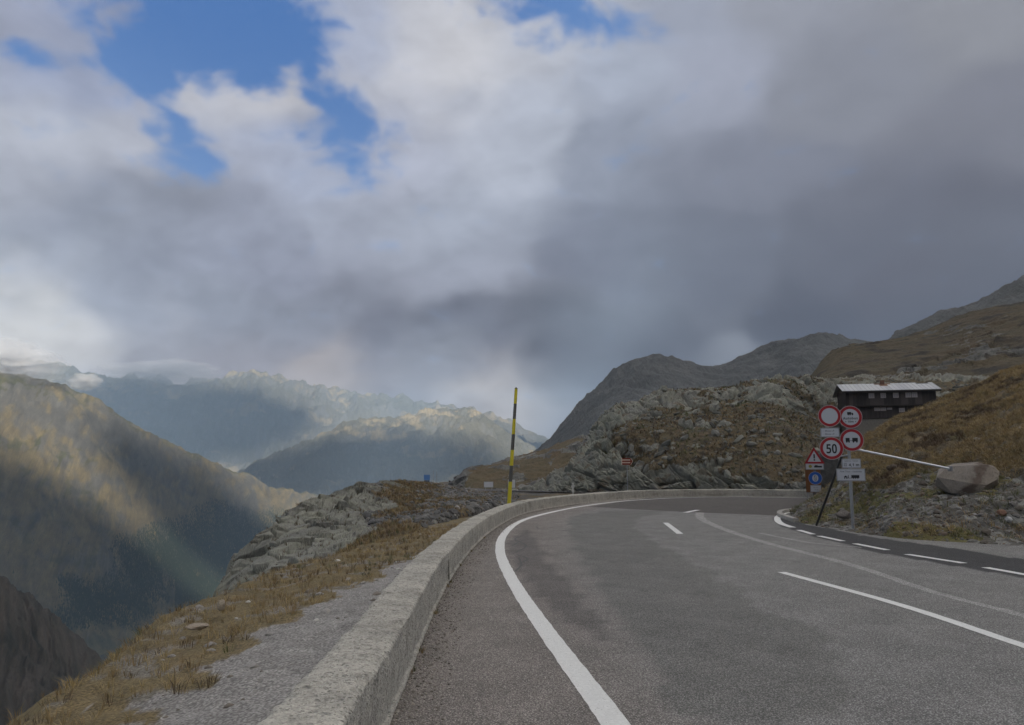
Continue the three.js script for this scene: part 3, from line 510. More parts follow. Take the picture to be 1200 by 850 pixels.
// dark mountain whose top is in cloud
mountain('dark_mountain', 'dark slate mountain rising into cloud behind the rocky hill', [
  [P(560, 590, 1050), P(620, 585, 1000), P(660, 580, 950), P(700, 575, 900), P(760, 565, 880), P(830, 555, 880), P(900, 545, 880), P(980, 530, 880), P(1060, 520, 900)],
  [P(575, 575, 1200), P(632, 552, 1150), P(668, 525, 1120), P(708, 505, 1100), P(762, 492, 1090), P(832, 490, 1090), P(902, 480, 1090), P(982, 465, 1090), P(1062, 450, 1100)],
  [P(590, 565, 1330), P(638, 535, 1300), P(676, 495, 1290), P(714, 462, 1290), P(763, 448, 1290), P(833, 452, 1300), P(903, 438, 1300), P(983, 425, 1300), P(1063, 430, 1300)],
  [P(600, 556, 1450), P(642, 525, 1430), P(682, 480, 1450), P(722, 440, 1470), P(762, 424, 1480), P(835, 432, 1500), P(890, 415, 1500), P(948, 400, 1500), P(1065, 405, 1500)],
  [P(610, 600, 1700), P(650, 580, 1700), P(690, 540, 1750), P(725, 510, 1780), P(765, 490, 1800), P(838, 480, 1800), P(892, 465, 1800), P(942, 450, 1800), P(1068, 420, 1800)],
], 460, 260, 34, 0.0085, (p, n) => { const a = 0.5 + 0.8 * fbm(p.x * 0.012, p.y * 0.012, p.z * 0.012, 5, 0.6); return scaled(mix3([0.078, 0.083, 0.086], [0.150, 0.154, 0.156], clamp(a)), GR); }, 60, 3);
mountain('misty_mountain', 'misty dark ridge above the brown hill', [
  [P(1020, 440, 620), P(1080, 430, 600), P(1130, 420, 590), P(1180, 405, 580), P(1240, 390, 580), P(1330, 370, 580)],
  [P(1040, 410, 740), P(1085, 395, 720), P(1132, 382, 710), P(1182, 365, 700), P(1242, 345, 700), P(1332, 320, 700)],
  [P(1060, 395, 840), P(1092, 378, 830), P(1134, 360, 830), P(1184, 340, 830), P(1243, 312, 830), P(1334, 280, 830)],
  [P(1070, 410, 1000), P(1100, 395, 1000), P(1140, 380, 1000), P(1190, 360, 1000), P(1250, 335, 1000), P(1340, 300, 1000)],
], 200, 140, 22, 0.013, (p) => { const a = 0.5 + 0.8 * fbm(p.x * 0.02, p.y * 0.02, p.z * 0.02, 5, 0.6); return scaled(mix3([0.078, 0.083, 0.086], [0.150, 0.154, 0.156], clamp(a)), GR); }, 40, 2);

// far ranges closing the valley
const farTint = (gold) => (p, n) => {
  const a = 0.5 + 1.0 * fbm(p.x * 0.0016, p.y * 0.003, p.z * 0.0016, 5, 0.6), b = fbm(p.x * 0.0011 + 5, p.y * 0.002, p.z * 0.0011, 4), rock = smooth(0.34, 0.5, STEEP(n) + 0.35 * b);
  let c = mix3([0.060, 0.062, 0.046], [0.120, 0.108, 0.074], clamp(a)); c = mix3(c, [0.13, 0.13, 0.125], rock * 0.7);
  const fine = fbm(p.x * 0.007, p.y * 0.007, p.z * 0.007, 4); c = mix3(c, [0.24, 0.195, 0.115], 0.8 * smooth(0.0, 0.30, b + 0.8 * fine + gold));
  return scaled(c, GR);
};
mountain('far_range', 'hazy blue range of jagged peaks across the valley', [
  [P(-60, 640, 8600), P(60, 640, 8600), P(130, 630, 8600), P(190, 625, 8600), P(250, 620, 8600), P(300, 615, 8600), P(350, 612, 8600), P(410, 610, 8600), P(480, 605, 8600), P(560, 600, 8600), P(660, 595, 8600), P(760, 590, 8600)],
  [P(-60, 560, 9700), P(60, 555, 9700), P(130, 550, 9700), P(190, 548, 9700), P(250, 545, 9700), P(300, 540, 9700), P(350, 540, 9700), P(410, 545, 9700), P(480, 545, 9700), P(560, 545, 9700), P(660, 550, 9700), P(760, 555, 9700)],
  [P(-60, 480, 10800), P(60, 485, 10800), P(130, 490, 10800), P(190, 490, 10800), P(250, 488, 10800), P(300, 480, 10800), P(350, 490, 10800), P(410, 500, 10800), P(480, 505, 10800), P(560, 510, 10800), P(660, 530, 10800), P(760, 545, 10800)],
  [P(-60, 425, 11800), P(60, 440, 11800), P(130, 450, 11800), P(190, 455, 11800), P(250, 456, 11800), P(300, 446, 11800), P(350, 461, 11800), P(410, 468, 11800), P(480, 480, 11800), P(560, 492, 11800), P(660, 530, 11800), P(760, 550, 11800)],
  [P(-60, 500, 13600), P(60, 505, 13600), P(130, 510, 13600), P(190, 515, 13600), P(250, 515, 13600), P(300, 505, 13600), P(350, 520, 13600), P(410, 525, 13600), P(480, 530, 13600), P(560, 540, 13600), P(660, 560, 13600), P(760, 570, 13600)],
], 640, 300, 300, 0.0017, farTint(-0.10), 420, 22, 0, 110);
mountain('middle_range', 'nearer blue ridge with sandy tops across the valley', [
  [P(190, 665, 5600), P(250, 655, 5700), P(300, 645, 5800), P(350, 635, 5900), P(400, 625, 6000), P(450, 618, 6000), P(500, 612, 6000), P(550, 608, 6000), P(600, 605, 6000), P(660, 600, 6000), P(740, 598, 6000)],
  [P(200, 625, 6300), P(255, 610, 6400), P(303, 600, 6500), P(352, 585, 6600), P(402, 572, 6700), P(451, 565, 6700), P(500, 560, 6700), P(550, 560, 6700), P(602, 565, 6700), P(662, 575, 6700), P(742, 585, 6700)],
  [P(210, 595, 6900), P(260, 580, 7000), P(306, 566, 7100), P(354, 548, 7200), P(404, 530, 7300), P(452, 522, 7300), P(500, 516, 7300), P(550, 515, 7300), P(603, 532, 7300), P(664, 556, 7300), P(744, 575, 7300)],
  [P(215, 585, 7300), P(262, 567, 7400), P(308, 552, 7500), P(356, 530, 7600), P(402, 505, 7700), P(440, 496, 7800), P(490, 489, 7900), P(545, 484, 8000), P(604, 516, 8000), P(666, 545, 8000), P(746, 570, 8000)],
  [P(220, 620, 8600), P(265, 600, 8600), P(310, 590, 8600), P(360, 565, 8700), P(406, 545, 8800), P(444, 535, 8900), P(494, 530, 9000), P(548, 528, 9000), P(606, 550, 9000), P(668, 570, 9000), P(748, 585, 9000)],
], 560, 300, 190, 0.0024, farTint(-0.02), 300, 16, 0, 45);

// the long slope on the left, running down to the valley floor
const FLOOR = -720;
const slopeRows = [
  [P(-220, 960, 2400), P(-120, 900, 2550), P(-30, 850, 2750), P(60, 800, 2950), P(130, 762, 3250), P(185, 735, 3600), P(240, 706, 4100), P(300, 680, 4700), P(360, 655, 5300), P(430, 640, 5800), P(520, 630, 6300)],
  [P(-220, 800, 2800), P(-120, 760, 2950), P(-30, 725, 3150), P(60, 700, 3350), P(130, 685, 3600), P(185, 672, 3950), P(240, 658, 4400), P(300, 640, 4950), P(360, 625, 5500), P(430, 618, 6000), P(520, 612, 6500)],
  [P(-215, 660, 3150), P(-110, 625, 3300), P(-20, 605, 3500), P(70, 600, 3700), P(138, 600, 3950), P(192, 603, 4250), P(246, 608, 4650), P(304, 608, 5150), P(364, 604, 5700), P(432, 605, 6150), P(522, 606, 6650)],
  [P(-210, 530, 3450), P(-100, 510, 3600), P(-10, 505, 3800), P(78, 515, 4000), P(146, 532, 4200), P(200, 550, 4500), P(252, 566, 4850), P(308, 579, 5300), P(368, 588, 5850), P(434, 597, 6300), P(523, 602, 6750)],
  [P(-205, 395, 3750), P(-95, 415, 3900), P(0, 438, 4050), P(85, 458, 4250), P(150, 488, 4450), P(205, 520, 4700), P(256, 545, 5000), P(310, 564, 5400), P(370, 580, 5950), P(436, 594, 6400), P(524, 601, 6850)],
  [P(-200, 480, 4500), P(-90, 500, 4700), P(5, 520, 4900), P(90, 535, 5100), P(155, 560, 5300), P(210, 580, 5500), P(260, 595, 5700), P(314, 605, 6000), P(374, 612, 6500), P(440, 618, 7000), P(526, 622, 7400)],
];
const woodMask = (p) => {   // where conifers grow, in patches with ragged edges
  const [x, y] = pixelOf(p), n = fbm(p.x * 0.003, p.y * 0.003, p.z * 0.003, 4) * 60;
  const main = Math.min((x - 120 + n) / 40, (y - 590 - (x < 230 ? (230 - x) * 0.5 : (x - 230) * 0.12) + n * 0.5) / 25, (x > 205 ? 2 : (705 - y + n) / 25));
  const low = Math.min((x - 60 + n) / 20, (185 - x + n) / 25, (y - 672 + n * 0.4) / 16, (745 - y + n * 0.4) / 16) - 0.35;
  return Math.max(main, low);
};
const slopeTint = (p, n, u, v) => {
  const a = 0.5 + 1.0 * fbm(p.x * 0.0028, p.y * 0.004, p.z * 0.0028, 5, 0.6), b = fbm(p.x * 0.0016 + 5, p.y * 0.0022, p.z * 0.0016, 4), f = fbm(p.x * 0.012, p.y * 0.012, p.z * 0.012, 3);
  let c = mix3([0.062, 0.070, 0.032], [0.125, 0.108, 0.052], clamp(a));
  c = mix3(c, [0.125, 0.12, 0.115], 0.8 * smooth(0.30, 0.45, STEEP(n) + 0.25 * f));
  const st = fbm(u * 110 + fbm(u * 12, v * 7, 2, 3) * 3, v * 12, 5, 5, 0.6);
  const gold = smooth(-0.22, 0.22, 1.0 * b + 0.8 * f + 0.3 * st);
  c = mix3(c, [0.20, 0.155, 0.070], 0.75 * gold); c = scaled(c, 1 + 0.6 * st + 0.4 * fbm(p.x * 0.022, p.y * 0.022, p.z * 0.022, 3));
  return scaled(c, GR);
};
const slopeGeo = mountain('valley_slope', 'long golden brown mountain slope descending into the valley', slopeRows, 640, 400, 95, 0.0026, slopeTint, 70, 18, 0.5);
mountain('gully_slope', 'dark gullied slope in the corner of the valley', [
  [P(-320, 1100, 1050), P(-180, 1050, 1100), P(-80, 1000, 1150), P(0, 960, 1200), P(70, 930, 1260), P(130, 900, 1330), P(190, 890, 1420), P(260, 880, 1500)],
  [P(-320, 850, 1300), P(-180, 840, 1340), P(-80, 835, 1380), P(0, 830, 1430), P(70, 830, 1480), P(130, 835, 1550), P(190, 845, 1620), P(260, 860, 1680)],
  [P(-320, 650, 1520), P(-180, 680, 1560), P(-80, 700, 1600), P(0, 730, 1640), P(70, 765, 1680), P(130, 800, 1740), P(190, 825, 1790), P(260, 850, 1830)],
  [P(-320, 540, 1700), P(-180, 590, 1740), P(-80, 628, 1780), P(0, 668, 1820), P(60, 710, 1860), P(125, 768, 1900), P(190, 815, 1940), P(260, 845, 1980)],
  [P(-320, 700, 2200), P(-180, 740, 2200), P(-80, 770, 2200), P(0, 800, 2200), P(70, 820, 2200), P(130, 840, 2200), P(190, 860, 2200), P(260, 880, 2200)],
], 300, 220, 42, 0.009, (p, n, u, v) => { const st = fbm(u * 46 + fbm(u * 8, v * 5, 2, 3) * 2, v * 7, 5, 5, 0.6), a = 0.42 + 0.6 * fbm(p.x * 0.01, p.y * 0.01, p.z * 0.01, 5, 0.6) + 0.9 * st; return scaled(mix3([0.036, 0.036, 0.026], [0.135, 0.11, 0.088], clamp(a)), GR); }, 45, 3, 0.9);
// valley floor: one sheet out to the horizon
{
  const g = gridGeometry(160, 160, (u, v, p) => { p.set(mix(-9500, 9500, u), 0, mix(1500, -14200, v)); p.y = FLOOR - 60 + 14 * fbm(p.x * 0.001, 1, p.z * 0.001, 3); });
  finish(g, 160, 160, null, (p) => { const f = fbm(p.x * 0.004, 3, p.z * 0.004, 4); return scaled(f > 0 ? [0.075, 0.115, 0.05] : [0.12, 0.11, 0.06], GR); }, 1);
  const m = new THREE.Mesh(g, landMaterial(80, 2)); m.name = 'valley_floor'; structure(m, 'green meadows on the valley floor');
}

// ================================================================ OBJECTS
// ---- concrete parapet: cast sections end to end along the edge of the road
{
  const wall = group('parapet_wall');
  const mat = new THREE.MeshStandardMaterial({ vertexColors: true, map: T.concrete, bumpMap: T.concreteBump, bumpScale: 0.02, roughness: 0.95 });
  const L = wallPath.getLength(), sAt = (z0, from, to) => { let a = from, b = to; for (let i = 0; i < 50; i++) { const m = (a + b) / 2; if (wallPath.getPointAt(m).z > z0) a = m; else b = m; } return a; };
  const joints = [0, sAt(-11.4, 0, 0.5), sAt(-28.7, 0, 0.6), sAt(-43.6, 0, 0.66), 0.80, 0.999];
  const prof = []; const W = 0.40, R = 0.08;   // across: 0 is the road face
  const add = (x0, y0, x1, y1, n) => { for (let i = 0; i < n; i++) prof.push([mix(x0, x1, i / n), mix(y0, y1, i / n)]); };
  add(0.03, -0.05, 0.022, 0.07, 3); add(0.022, 0.07, 0, 0.085, 2); add(0, 0.085, 0, 1 - R, 9); for (let i = 0; i <= 4; i++) { const a = i / 4 * Math.PI / 2; prof.push([-R + R * Math.cos(a), 1 - R + R * Math.sin(a)]); }
  add(-R - 0.02, 1, -W + R, 1, 11); for (let i = 0; i <= 4; i++) { const a = Math.PI / 2 + i / 4 * Math.PI / 2; prof.push([-W + R + R * Math.cos(a), 1 - R + R * Math.sin(a)]); }
  add(-W, 1 - R - 0.03, -W, -0.6, 7); prof.push([-W, -0.6]);
  joints.slice(0, -1).forEach((s0, k) => {
    const s1 = joints[k + 1], gap = 0.011 / L, n = Math.round((s1 - s0) * L / (k < 2 ? 0.05 : 0.14)), H = [0.435, 0.415, 0.43, 0.425, 0.42][k], m = prof.length;
    const q = V(0, 0, 0), t = V(0, 0, 0); let acc = 0; const lens = [0]; for (let j = 1; j < m; j++) lens.push(acc += Math.hypot(prof[j][0] - prof[j - 1][0], (prof[j][1] - prof[j - 1][1]) * H));
    const pos = [], uv = [], col = [], idx = [];
    for (let i = 0; i <= n; i++) {
      const s = mix(s0 + gap, s1 - gap, i / n); wallPath.getPointAt(s, q); wallPath.getTangentAt(s, t);
      for (let j = 0; j < m; j++) {
        const [o, y] = prof[j]; let px = q.x - t.z * o, py = y * H, pz = q.z + t.x * o;
        const e = (0.020 * fbm(px * 2.4, py * 3, pz * 2.4, 3) + 0.016 * fbm(px * 13, py * 13, pz * 13, 2) - (y > 0.8 && o > -0.05 ? 0.02 * Math.max(0, n3(px * 2, 5, pz * 5) - 0.1) * 2 : 0)) * smooth(0, 0.0006, i / n * (s1 - s0)) ;
        const nx = o > -R ? 1 : o < -W + R ? -1 : 0, ny = y > 1 - R ? 1 : 0; px += -t.z * nx * e; pz += t.x * nx * e; py += ny * e;
        pos.push(px, py, pz); uv.push(s * L, lens[j] + k * 0.37);
        const a = 0.5 + 0.9 * fbm(px * 1.1, py * 1.1, pz * 1.1, 4), stain = smooth(0.12, 0.3, fbm(px * 0.7, py * 5, pz * 2.2, 4));
        let c = mix3([0.215, 0.21, 0.20], [0.30, 0.293, 0.278], clamp(a)); c = mix3(c, [0.15, 0.146, 0.135], 0.55 * stain); 
        col.push(c[0] * 2.3, c[1] * 2.27, c[2] * 2.2);
      }
      if (i) for (let j = 0; j < m - 1; j++) { const a = (i - 1) * m + j, b = a + m; idx.push(a, a + 1, b + 1, a, b + 1, b); }
    }
    for (const [base, flip] of [[0, 1], [n * m, 0]]) for (let j = 1; j < m - 1; j++) flip ? idx.push(base, base + j + 1, base + j) : idx.push(base, base + j, base + j + 1);
    const g = new THREE.BufferGeometry(); g.setAttribute('position', new THREE.Float32BufferAttribute(pos, 3)); g.setAttribute('uv', new THREE.Float32BufferAttribute(uv, 2)); g.setAttribute('color', new THREE.Float32BufferAttribute(col, 3)); g.setIndex(idx); g.computeVertexNormals();
    const nr = g.attributes.normal.array, mid = (Math.floor(n / 2) * m + 19) * 3; if (nr[mid + 1] < 0) { for (let i = 0; i < idx.length; i += 3) [idx[i], idx[i + 1]] = [idx[i + 1], idx[i]]; g.setIndex(idx); g.computeVertexNormals(); }
    mesh('wall_section', g, mat, wall);
  });
  top(wall, 'low pitted concrete parapet wall curving along the road', 'wall');
}

// ---- snow pole, leaning, yellow and dark bands
{
  const g = group('snow_pole', -0.14, -0.15, -29.6), yel = std(0.62, 0.52, 0.03, 0.65), drk = std(0.11, 0.105, 0.10, 0.7);
  const base = V(0, 0, 0), tip = V(0.30, 4.82, 0.02), at = (t) => base.clone().lerp(tip, t), cuts = [0, 0.265, 0.39, 0.513, 0.636, 0.757, 0.879, 0.998];
  for (let i = 0; i < 7; i++) mesh('band', bar(at(cuts[i] + 0.0003), at(cuts[i + 1]), mix(0.078, 0.058, cuts[i]), 14, mix(0.078, 0.058, cuts[i + 1])), i % 2 ? drk : yel, g).userData.label = i % 2 ? 'dark grey painted band' : 'yellow painted band';
  mesh('cap', new THREE.SphereGeometry(0.058, 12, 6, 0, 7, 0, 1.57), drk, g, [tip.x, tip.y - 0.01, tip.z]);
  top(g, 'tall leaning yellow and dark banded snow pole behind the parapet', 'snow pole');
}

// ---- lettering and faces of the signs
function canvasTex(w, h, draw) { const c = document.createElement('canvas'); c.width = w; c.height = h; const x = c.getContext('2d'); draw(x, w, h); const t = new THREE.CanvasTexture(c); t.colorSpace = THREE.SRGBColorSpace; return t; }
const WHITE = '#b6b9c1', RED = '#96101d', INK = '#101014', BLUE = '#1f55a8';
const metal = std(0.36, 0.37, 0.39, 0.45, { metalness: 0.7 }), greyBack = std(0.30, 0.31, 0.33, 0.6, { metalness: 0.4 });
const text = (x, s, px, cx, cy, bold = true, fill = INK) => { x.fillStyle = fill; x.font = `${bold ? 'bold ' : ''}${px}px sans-serif`; x.textAlign = 'center'; x.textBaseline = 'middle'; x.fillText(s, cx, cy); };
function ringFace(draw, rim = RED, face = WHITE, band = 0.15) {
  return canvasTex(256, 256, (x, w) => { x.fillStyle = '#b9a9a6'; x.fillRect(0, 0, w, w); x.fillStyle = rim; x.beginPath(); x.arc(128, 128, 124, 0, 7); x.fill(); x.fillStyle = face; x.beginPath(); x.arc(128, 128, 128 * (1 - 2 * band) + 4, 0, 7); x.fill(); draw && draw(x); });
}
const faceMat = (map) => new THREE.MeshStandardMaterial({ map, roughness: 0.5 });
function discSign(parent, x, y, z, r, tex, name = 'round_sign') {
  const s = mesh(name, new THREE.LatheGeometry([[0, -0.006], [r * 0.98, -0.006], [r, 0], [r, 0.012], [r * 0.985, 0.014], [r * 0.975, 0.006], [0, 0.006]].map(([a, b]) => new THREE.Vector2(a, b)), 48).rotateX(Math.PI / 2), greyBack, parent, [x, y, z]);
  mesh('sign_face', new THREE.CircleGeometry(r * 0.972, 48), faceMat(tex), s, [0, 0, 0.0085]); return s;
}
function plateSign(parent, x, y, z, w, h, tex, name = 'plate') {
  const s = mesh(name, new RoundedBoxGeometry(w, h, 0.012, 2, 0.005), greyBack, parent, [x, y, z]); mesh('sign_face', new THREE.PlaneGeometry(w - 0.012, h - 0.012), faceMat(tex), s, [0, 0, 0.0085]); return s;
}
function plateTex(w, h, draw, bg = WHITE) { return canvasTex(w, h, (x) => { x.fillStyle = bg; x.fillRect(0, 0, w, h); x.strokeStyle = INK; x.lineWidth = 3; x.strokeRect(5, 5, w - 10, h - 10); draw(x); }); }
function lorry(x, cx, cy, s, dir = 1) {   // box lorry seen from the side
  x.fillStyle = INK; x.fillRect(cx - 46 * s, cy - 26 * s, 62 * s, 42 * s); x.beginPath(); x.moveTo(cx + 20 * s * dir, cy + 16 * s); x.lineTo(cx + 20 * s, cy - 14 * s); x.lineTo(cx + 38 * s, cy - 14 * s); x.lineTo(cx + 48 * s, cy + 2 * s); x.lineTo(cx + 48 * s, cy + 16 * s); x.fill();
  for (const a of [-30, -2, 34]) { x.beginPath(); x.arc(cx + a * s, cy + 20 * s, 9 * s, 0, 7); x.fill(); }
}
function trailer(x, cx, cy, w, h) { x.fillStyle = INK; x.fillRect(cx - w / 2, cy - h / 2, w, h); for (const a of [-0.28, 0.28]) { x.beginPath(); x.arc(cx + a * w, cy + h / 2 + 5, h * 0.2, 0, 7); x.fill(); } }

// ---- the big sign post by the bank
const SP = V(8.98, -0.05, -20.75), BO = P(1135, 560, 20.0);
{
  const g = group('sign_post', SP.x, SP.y, SP.z);
  mesh('post', bar(V(0, 0, 0), V(0.02, 3.32, 0), 0.042, 14), metal, g);
  mesh('base_plate', new THREE.CylinderGeometry(0.13, 0.17, 0.12, 12), std(0.2, 0.2, 0.19), g, [0, 0.04, 0]);
  for (const y of [2.98, 2.30]) mesh('cross_bar', bar(V(-0.72, y, -0.03), V(0.22, y, -0.03), 0.02, 8), metal, g);
  discSign(g, -0.48, 3.06, 0.06, 0.295, ringFace());
  discSign(g, 0.075, 3.03, 0.06, 0.305, ringFace((x) => { lorry(x, 128, 88, 0.7); text(x, 'Autobus', 40, 128, 142); text(x, '> 10m <', 34, 128, 180); }));
  discSign(g, 0.075, 2.42, 0.06, 0.305, ringFace((x) => { x.fillStyle = INK; x.fillRect(62, 104, 44, 42); x.fillRect(134, 104, 60, 42); x.fillRect(104, 134, 32, 5); for (const a of [74, 98, 146, 182]) { x.beginPath(); x.arc(a, 150, 9, 0, 7); x.fill(); } }));
  discSign(g, -0.475, 2.20, 0.06, 0.305, ringFace((x) => { x.save(); x.translate(128, 134); x.scale(0.84, 1.12); text(x, '50', 132, 0, 0); x.restore(); }));
  plateSign(g, -0.49, 2.62, 0.055, 0.48, 0.25, plateTex(256, 134, (x) => { text(x, '- Moso i.P. -', 34, 128, 44, false); text(x, '- Moos i.P. -', 34, 128, 92, false); }));
  plateSign(g, 0.03, 1.80, 0.055, 0.48, 0.25, plateTex(256, 134, (x) => { text(x, 'Galleria - Tunnel', 26, 128, 30, false); x.strokeRect(28, 62, 34, 44); x.strokeRect(38, 72, 14, 34); text(x, '4,1 m', 56, 164, 88); }));
  plateSign(g, 0.0, 1.50, 0.056, 0.72, 0.33, plateTex(384, 176, (x) => { text(x, 'Fine Tour - roulotte', 34, 192, 40, false); x.fillStyle = INK; x.fillRect(196, 92, 108, 42); x.fillRect(96, 112, 48, 16); x.fillRect(108, 100, 22, 14); x.fillRect(150, 92, 10, 46); x.fillRect(144, 132, 60, 6); for (const a of [106, 134, 222, 250, 282]) { x.beginPath(); x.arc(a, 138, 8, 0, 7); x.fill(); } }));
  const foot = G(957, 617).sub(SP); foot.y = 0.08;
  mesh('leaning_brace', bar(foot, V(-0.17, 1.98, -0.05), 0.034, 12), std(0.05, 0.05, 0.05, 0.6), g);
  mesh('brace_clamp', bar(V(-0.2, 1.99, -0.05), V(0.05, 2.03, -0.04), 0.022, 8), metal, g);
  const end = P(1113, 549.5, 22.55).sub(SP), tubeMat = std(0.62, 0.63, 0.66, 0.3, { metalness: 0.85 });
  mesh('stay_tube', bar(V(0.1, 2.2, -0.04), end, 0.03, 14), tubeMat, g);
  mesh('tube_flange', new RoundedBoxGeometry(0.07, 0.13, 0.13, 2, 0.01), std(0.3, 0.3, 0.31, 0.5, { metalness: 0.5 }), g, [end.x + 0.02, end.y, end.z]);
  g.rotation.y = 0; for (const c of g.children) if (/round_sign|plate$/.test(c.name)) c.rotation.y = -0.2;
  top(g, 'grey post with four round red signs and white plates beside the bank', 'sign post');
}
// ---- the boulder that holds the stay
function rockGeo(rx, ry, rz, seed, detail = 5, rough = 0.18, flatBottom = 0) {
  const g = new THREE.IcosahedronGeometry(1, detail), p = g.attributes.position, v = V(0, 0, 0), r = rng(seed), planes = []; for (let i = 0; i < 12; i++) planes.push([V(r() - 0.5, r() - 0.5, r() - 0.5).normalize(), 0.62 + 0.3 * r()]);
  for (let i = 0; i < p.count; i++) { v.fromBufferAttribute(p, i).normalize(); let k = 1; for (const [n, d] of planes) { const q = v.dot(n); if (q * k > d) k = d / q; } k += rough * 0.5 * fbm(v.x * 2 + seed, v.y * 2, v.z * 2, 3) + rough * 0.2 * fbm(v.x * 9, v.y * 9 + seed, v.z * 9, 2); p.setXYZ(i, v.x * k * rx, Math.max(flatBottom ? -ry * 0.7 : -9, v.y * k * ry), v.z * k * rz); }
  const uv = g.attributes.uv; for (let i = 0; i < p.count; i++) uv.setXY(i, p.getX(i) + p.getZ(i) * 0.5, p.getY(i) + p.getZ(i) * 0.5);
  g.computeVertexNormals(); return g;
}
{
  const geo = new ConvexGeometry([[-0.80, -0.34, 0.1], [-0.76, -0.10, 0.40], [-0.66, 0.10, -0.2], [-0.48, 0.19, 0.18], [0.22, 0.29, 0.22], [0.30, 0.33, -0.35], [-0.3, 0.26, -0.4], [0.52, 0.30, 0.02], [0.66, 0.26, -0.2], [0.78, 0.12, -0.05], [0.72, -0.08, 0.2], [0.74, -0.25, 0.0], [0.42, -0.24, 0.50], [0.10, -0.22, 0.58], [-0.4, -0.52, 0.5], [-0.6, -0.52, -0.2], [0.2, -0.5, 0.5], [0.6, -0.4, -0.3], [0.36, -0.34, 0.42]].map((e) => V(...e)));
  let g = new TessellateModifier(0.07, 6).modify(geo); g.deleteAttribute('normal'); g.deleteAttribute('uv'); g = mergeVertices(g, 1e-3); g.computeVertexNormals();
  const p = g.attributes.position, n = g.attributes.normal, col = [], uv = [];
  for (let i = 0; i < p.count; i++) { const x = p.getX(i), y = p.getY(i), z = p.getZ(i), d = 0.05 * fbm(x * 1.8, y * 1.8, z * 1.8, 4) + 0.025 * fbm(x * 9, y * 9, z * 9, 3); p.setXYZ(i, x + n.getX(i) * d, y + n.getY(i) * d, z + n.getZ(i) * d); const t = x - 0.55 * y - 0.08 + 0.1 * n3(x * 4, y * 4, z * 4); const c = t > 0.28 ? [0.215, 0.185, 0.155] : t > 0.02 ? [0.13, 0.10, 0.082] : mix3([0.185, 0.160, 0.138], [0.25, 0.225, 0.20], 0.5 + fbm(x * 5, y * 5, z * 5, 3)); col.push(...scaled(c, GR)); uv.push(x + 0.4 * z, y + 0.6 * z); }
  g.setAttribute('color', new THREE.Float32BufferAttribute(col, 3)); g.setAttribute('uv', new THREE.Float32BufferAttribute(uv, 2)); g = toCreasedNormals(g, 0.30);
  const b = mesh('boulder', g, landMaterial(0.5, 0.02)); b.position.copy(P(1133, 556, 23.2)); b.scale.setScalar(0.92); b.rotation.set(0.05, -0.42, -0.03); top(b, 'large wedge shaped boulder with pale broken end on the bank', 'boulder');
}
// a few single stones that stand out on the bank
const stoneMat = (c) => { const m = landMaterial(0.35, 0.015, { vertexColors: false }); m.color.setRGB(c[0] * GR, c[1] * GR, c[2] * GR); return m; };
for (const [px, py, d, s, c, label] of [[1174, 601, 21.5, 0.11, [0.20, 0.115, 0.08], 'small reddish stone low on the right bank'], [1182, 609, 21.2, 0.085, [0.45, 0.45, 0.45], 'small white stone below the reddish one on the bank'], [989, 603, 24.3, 0.22, [0.16, 0.145, 0.135], 'rounded grey stone behind the foot of the sign post'], [1143, 519, 27.5, 0.24, [0.24, 0.24, 0.235], 'pale grey stone on the grassy slope above the boulder'], [1107, 491, 34, 0.24, [0.27, 0.265, 0.25], 'pale stone high on the grassy slope'], [1047, 549, 26.2, 0.2, [0.075, 0.058, 0.045], 'flat dark brown stone left of the boulder']]) {
  const b = mesh('stone', rockGeo(s, s * 0.75, s * 0.8, Math.round(px), 4, 0.3), stoneMat(c)); b.position.copy(P(px, py, d)); top(b, label, 'stone');
}
for (const [px, py, d, sx, sy, c, label] of [[259, 706, 10.4, 0.055, 0.085, [0.33, 0.28, 0.22], 'upright pale stone in the dry grass of the verge'], [232, 733, 9.4, 0.13, 0.04, [0.30, 0.25, 0.20], 'flat buff stone lying in the verge grass']]) {
  const b = mesh('stone', rockGeo(sx, sy, sx * 0.9, Math.round(px), 4, 0.3), stoneMat(c)); b.position.copy(P(px, py, d)); b.position.y -= sy * 0.45; top(b, label, 'stone');
}

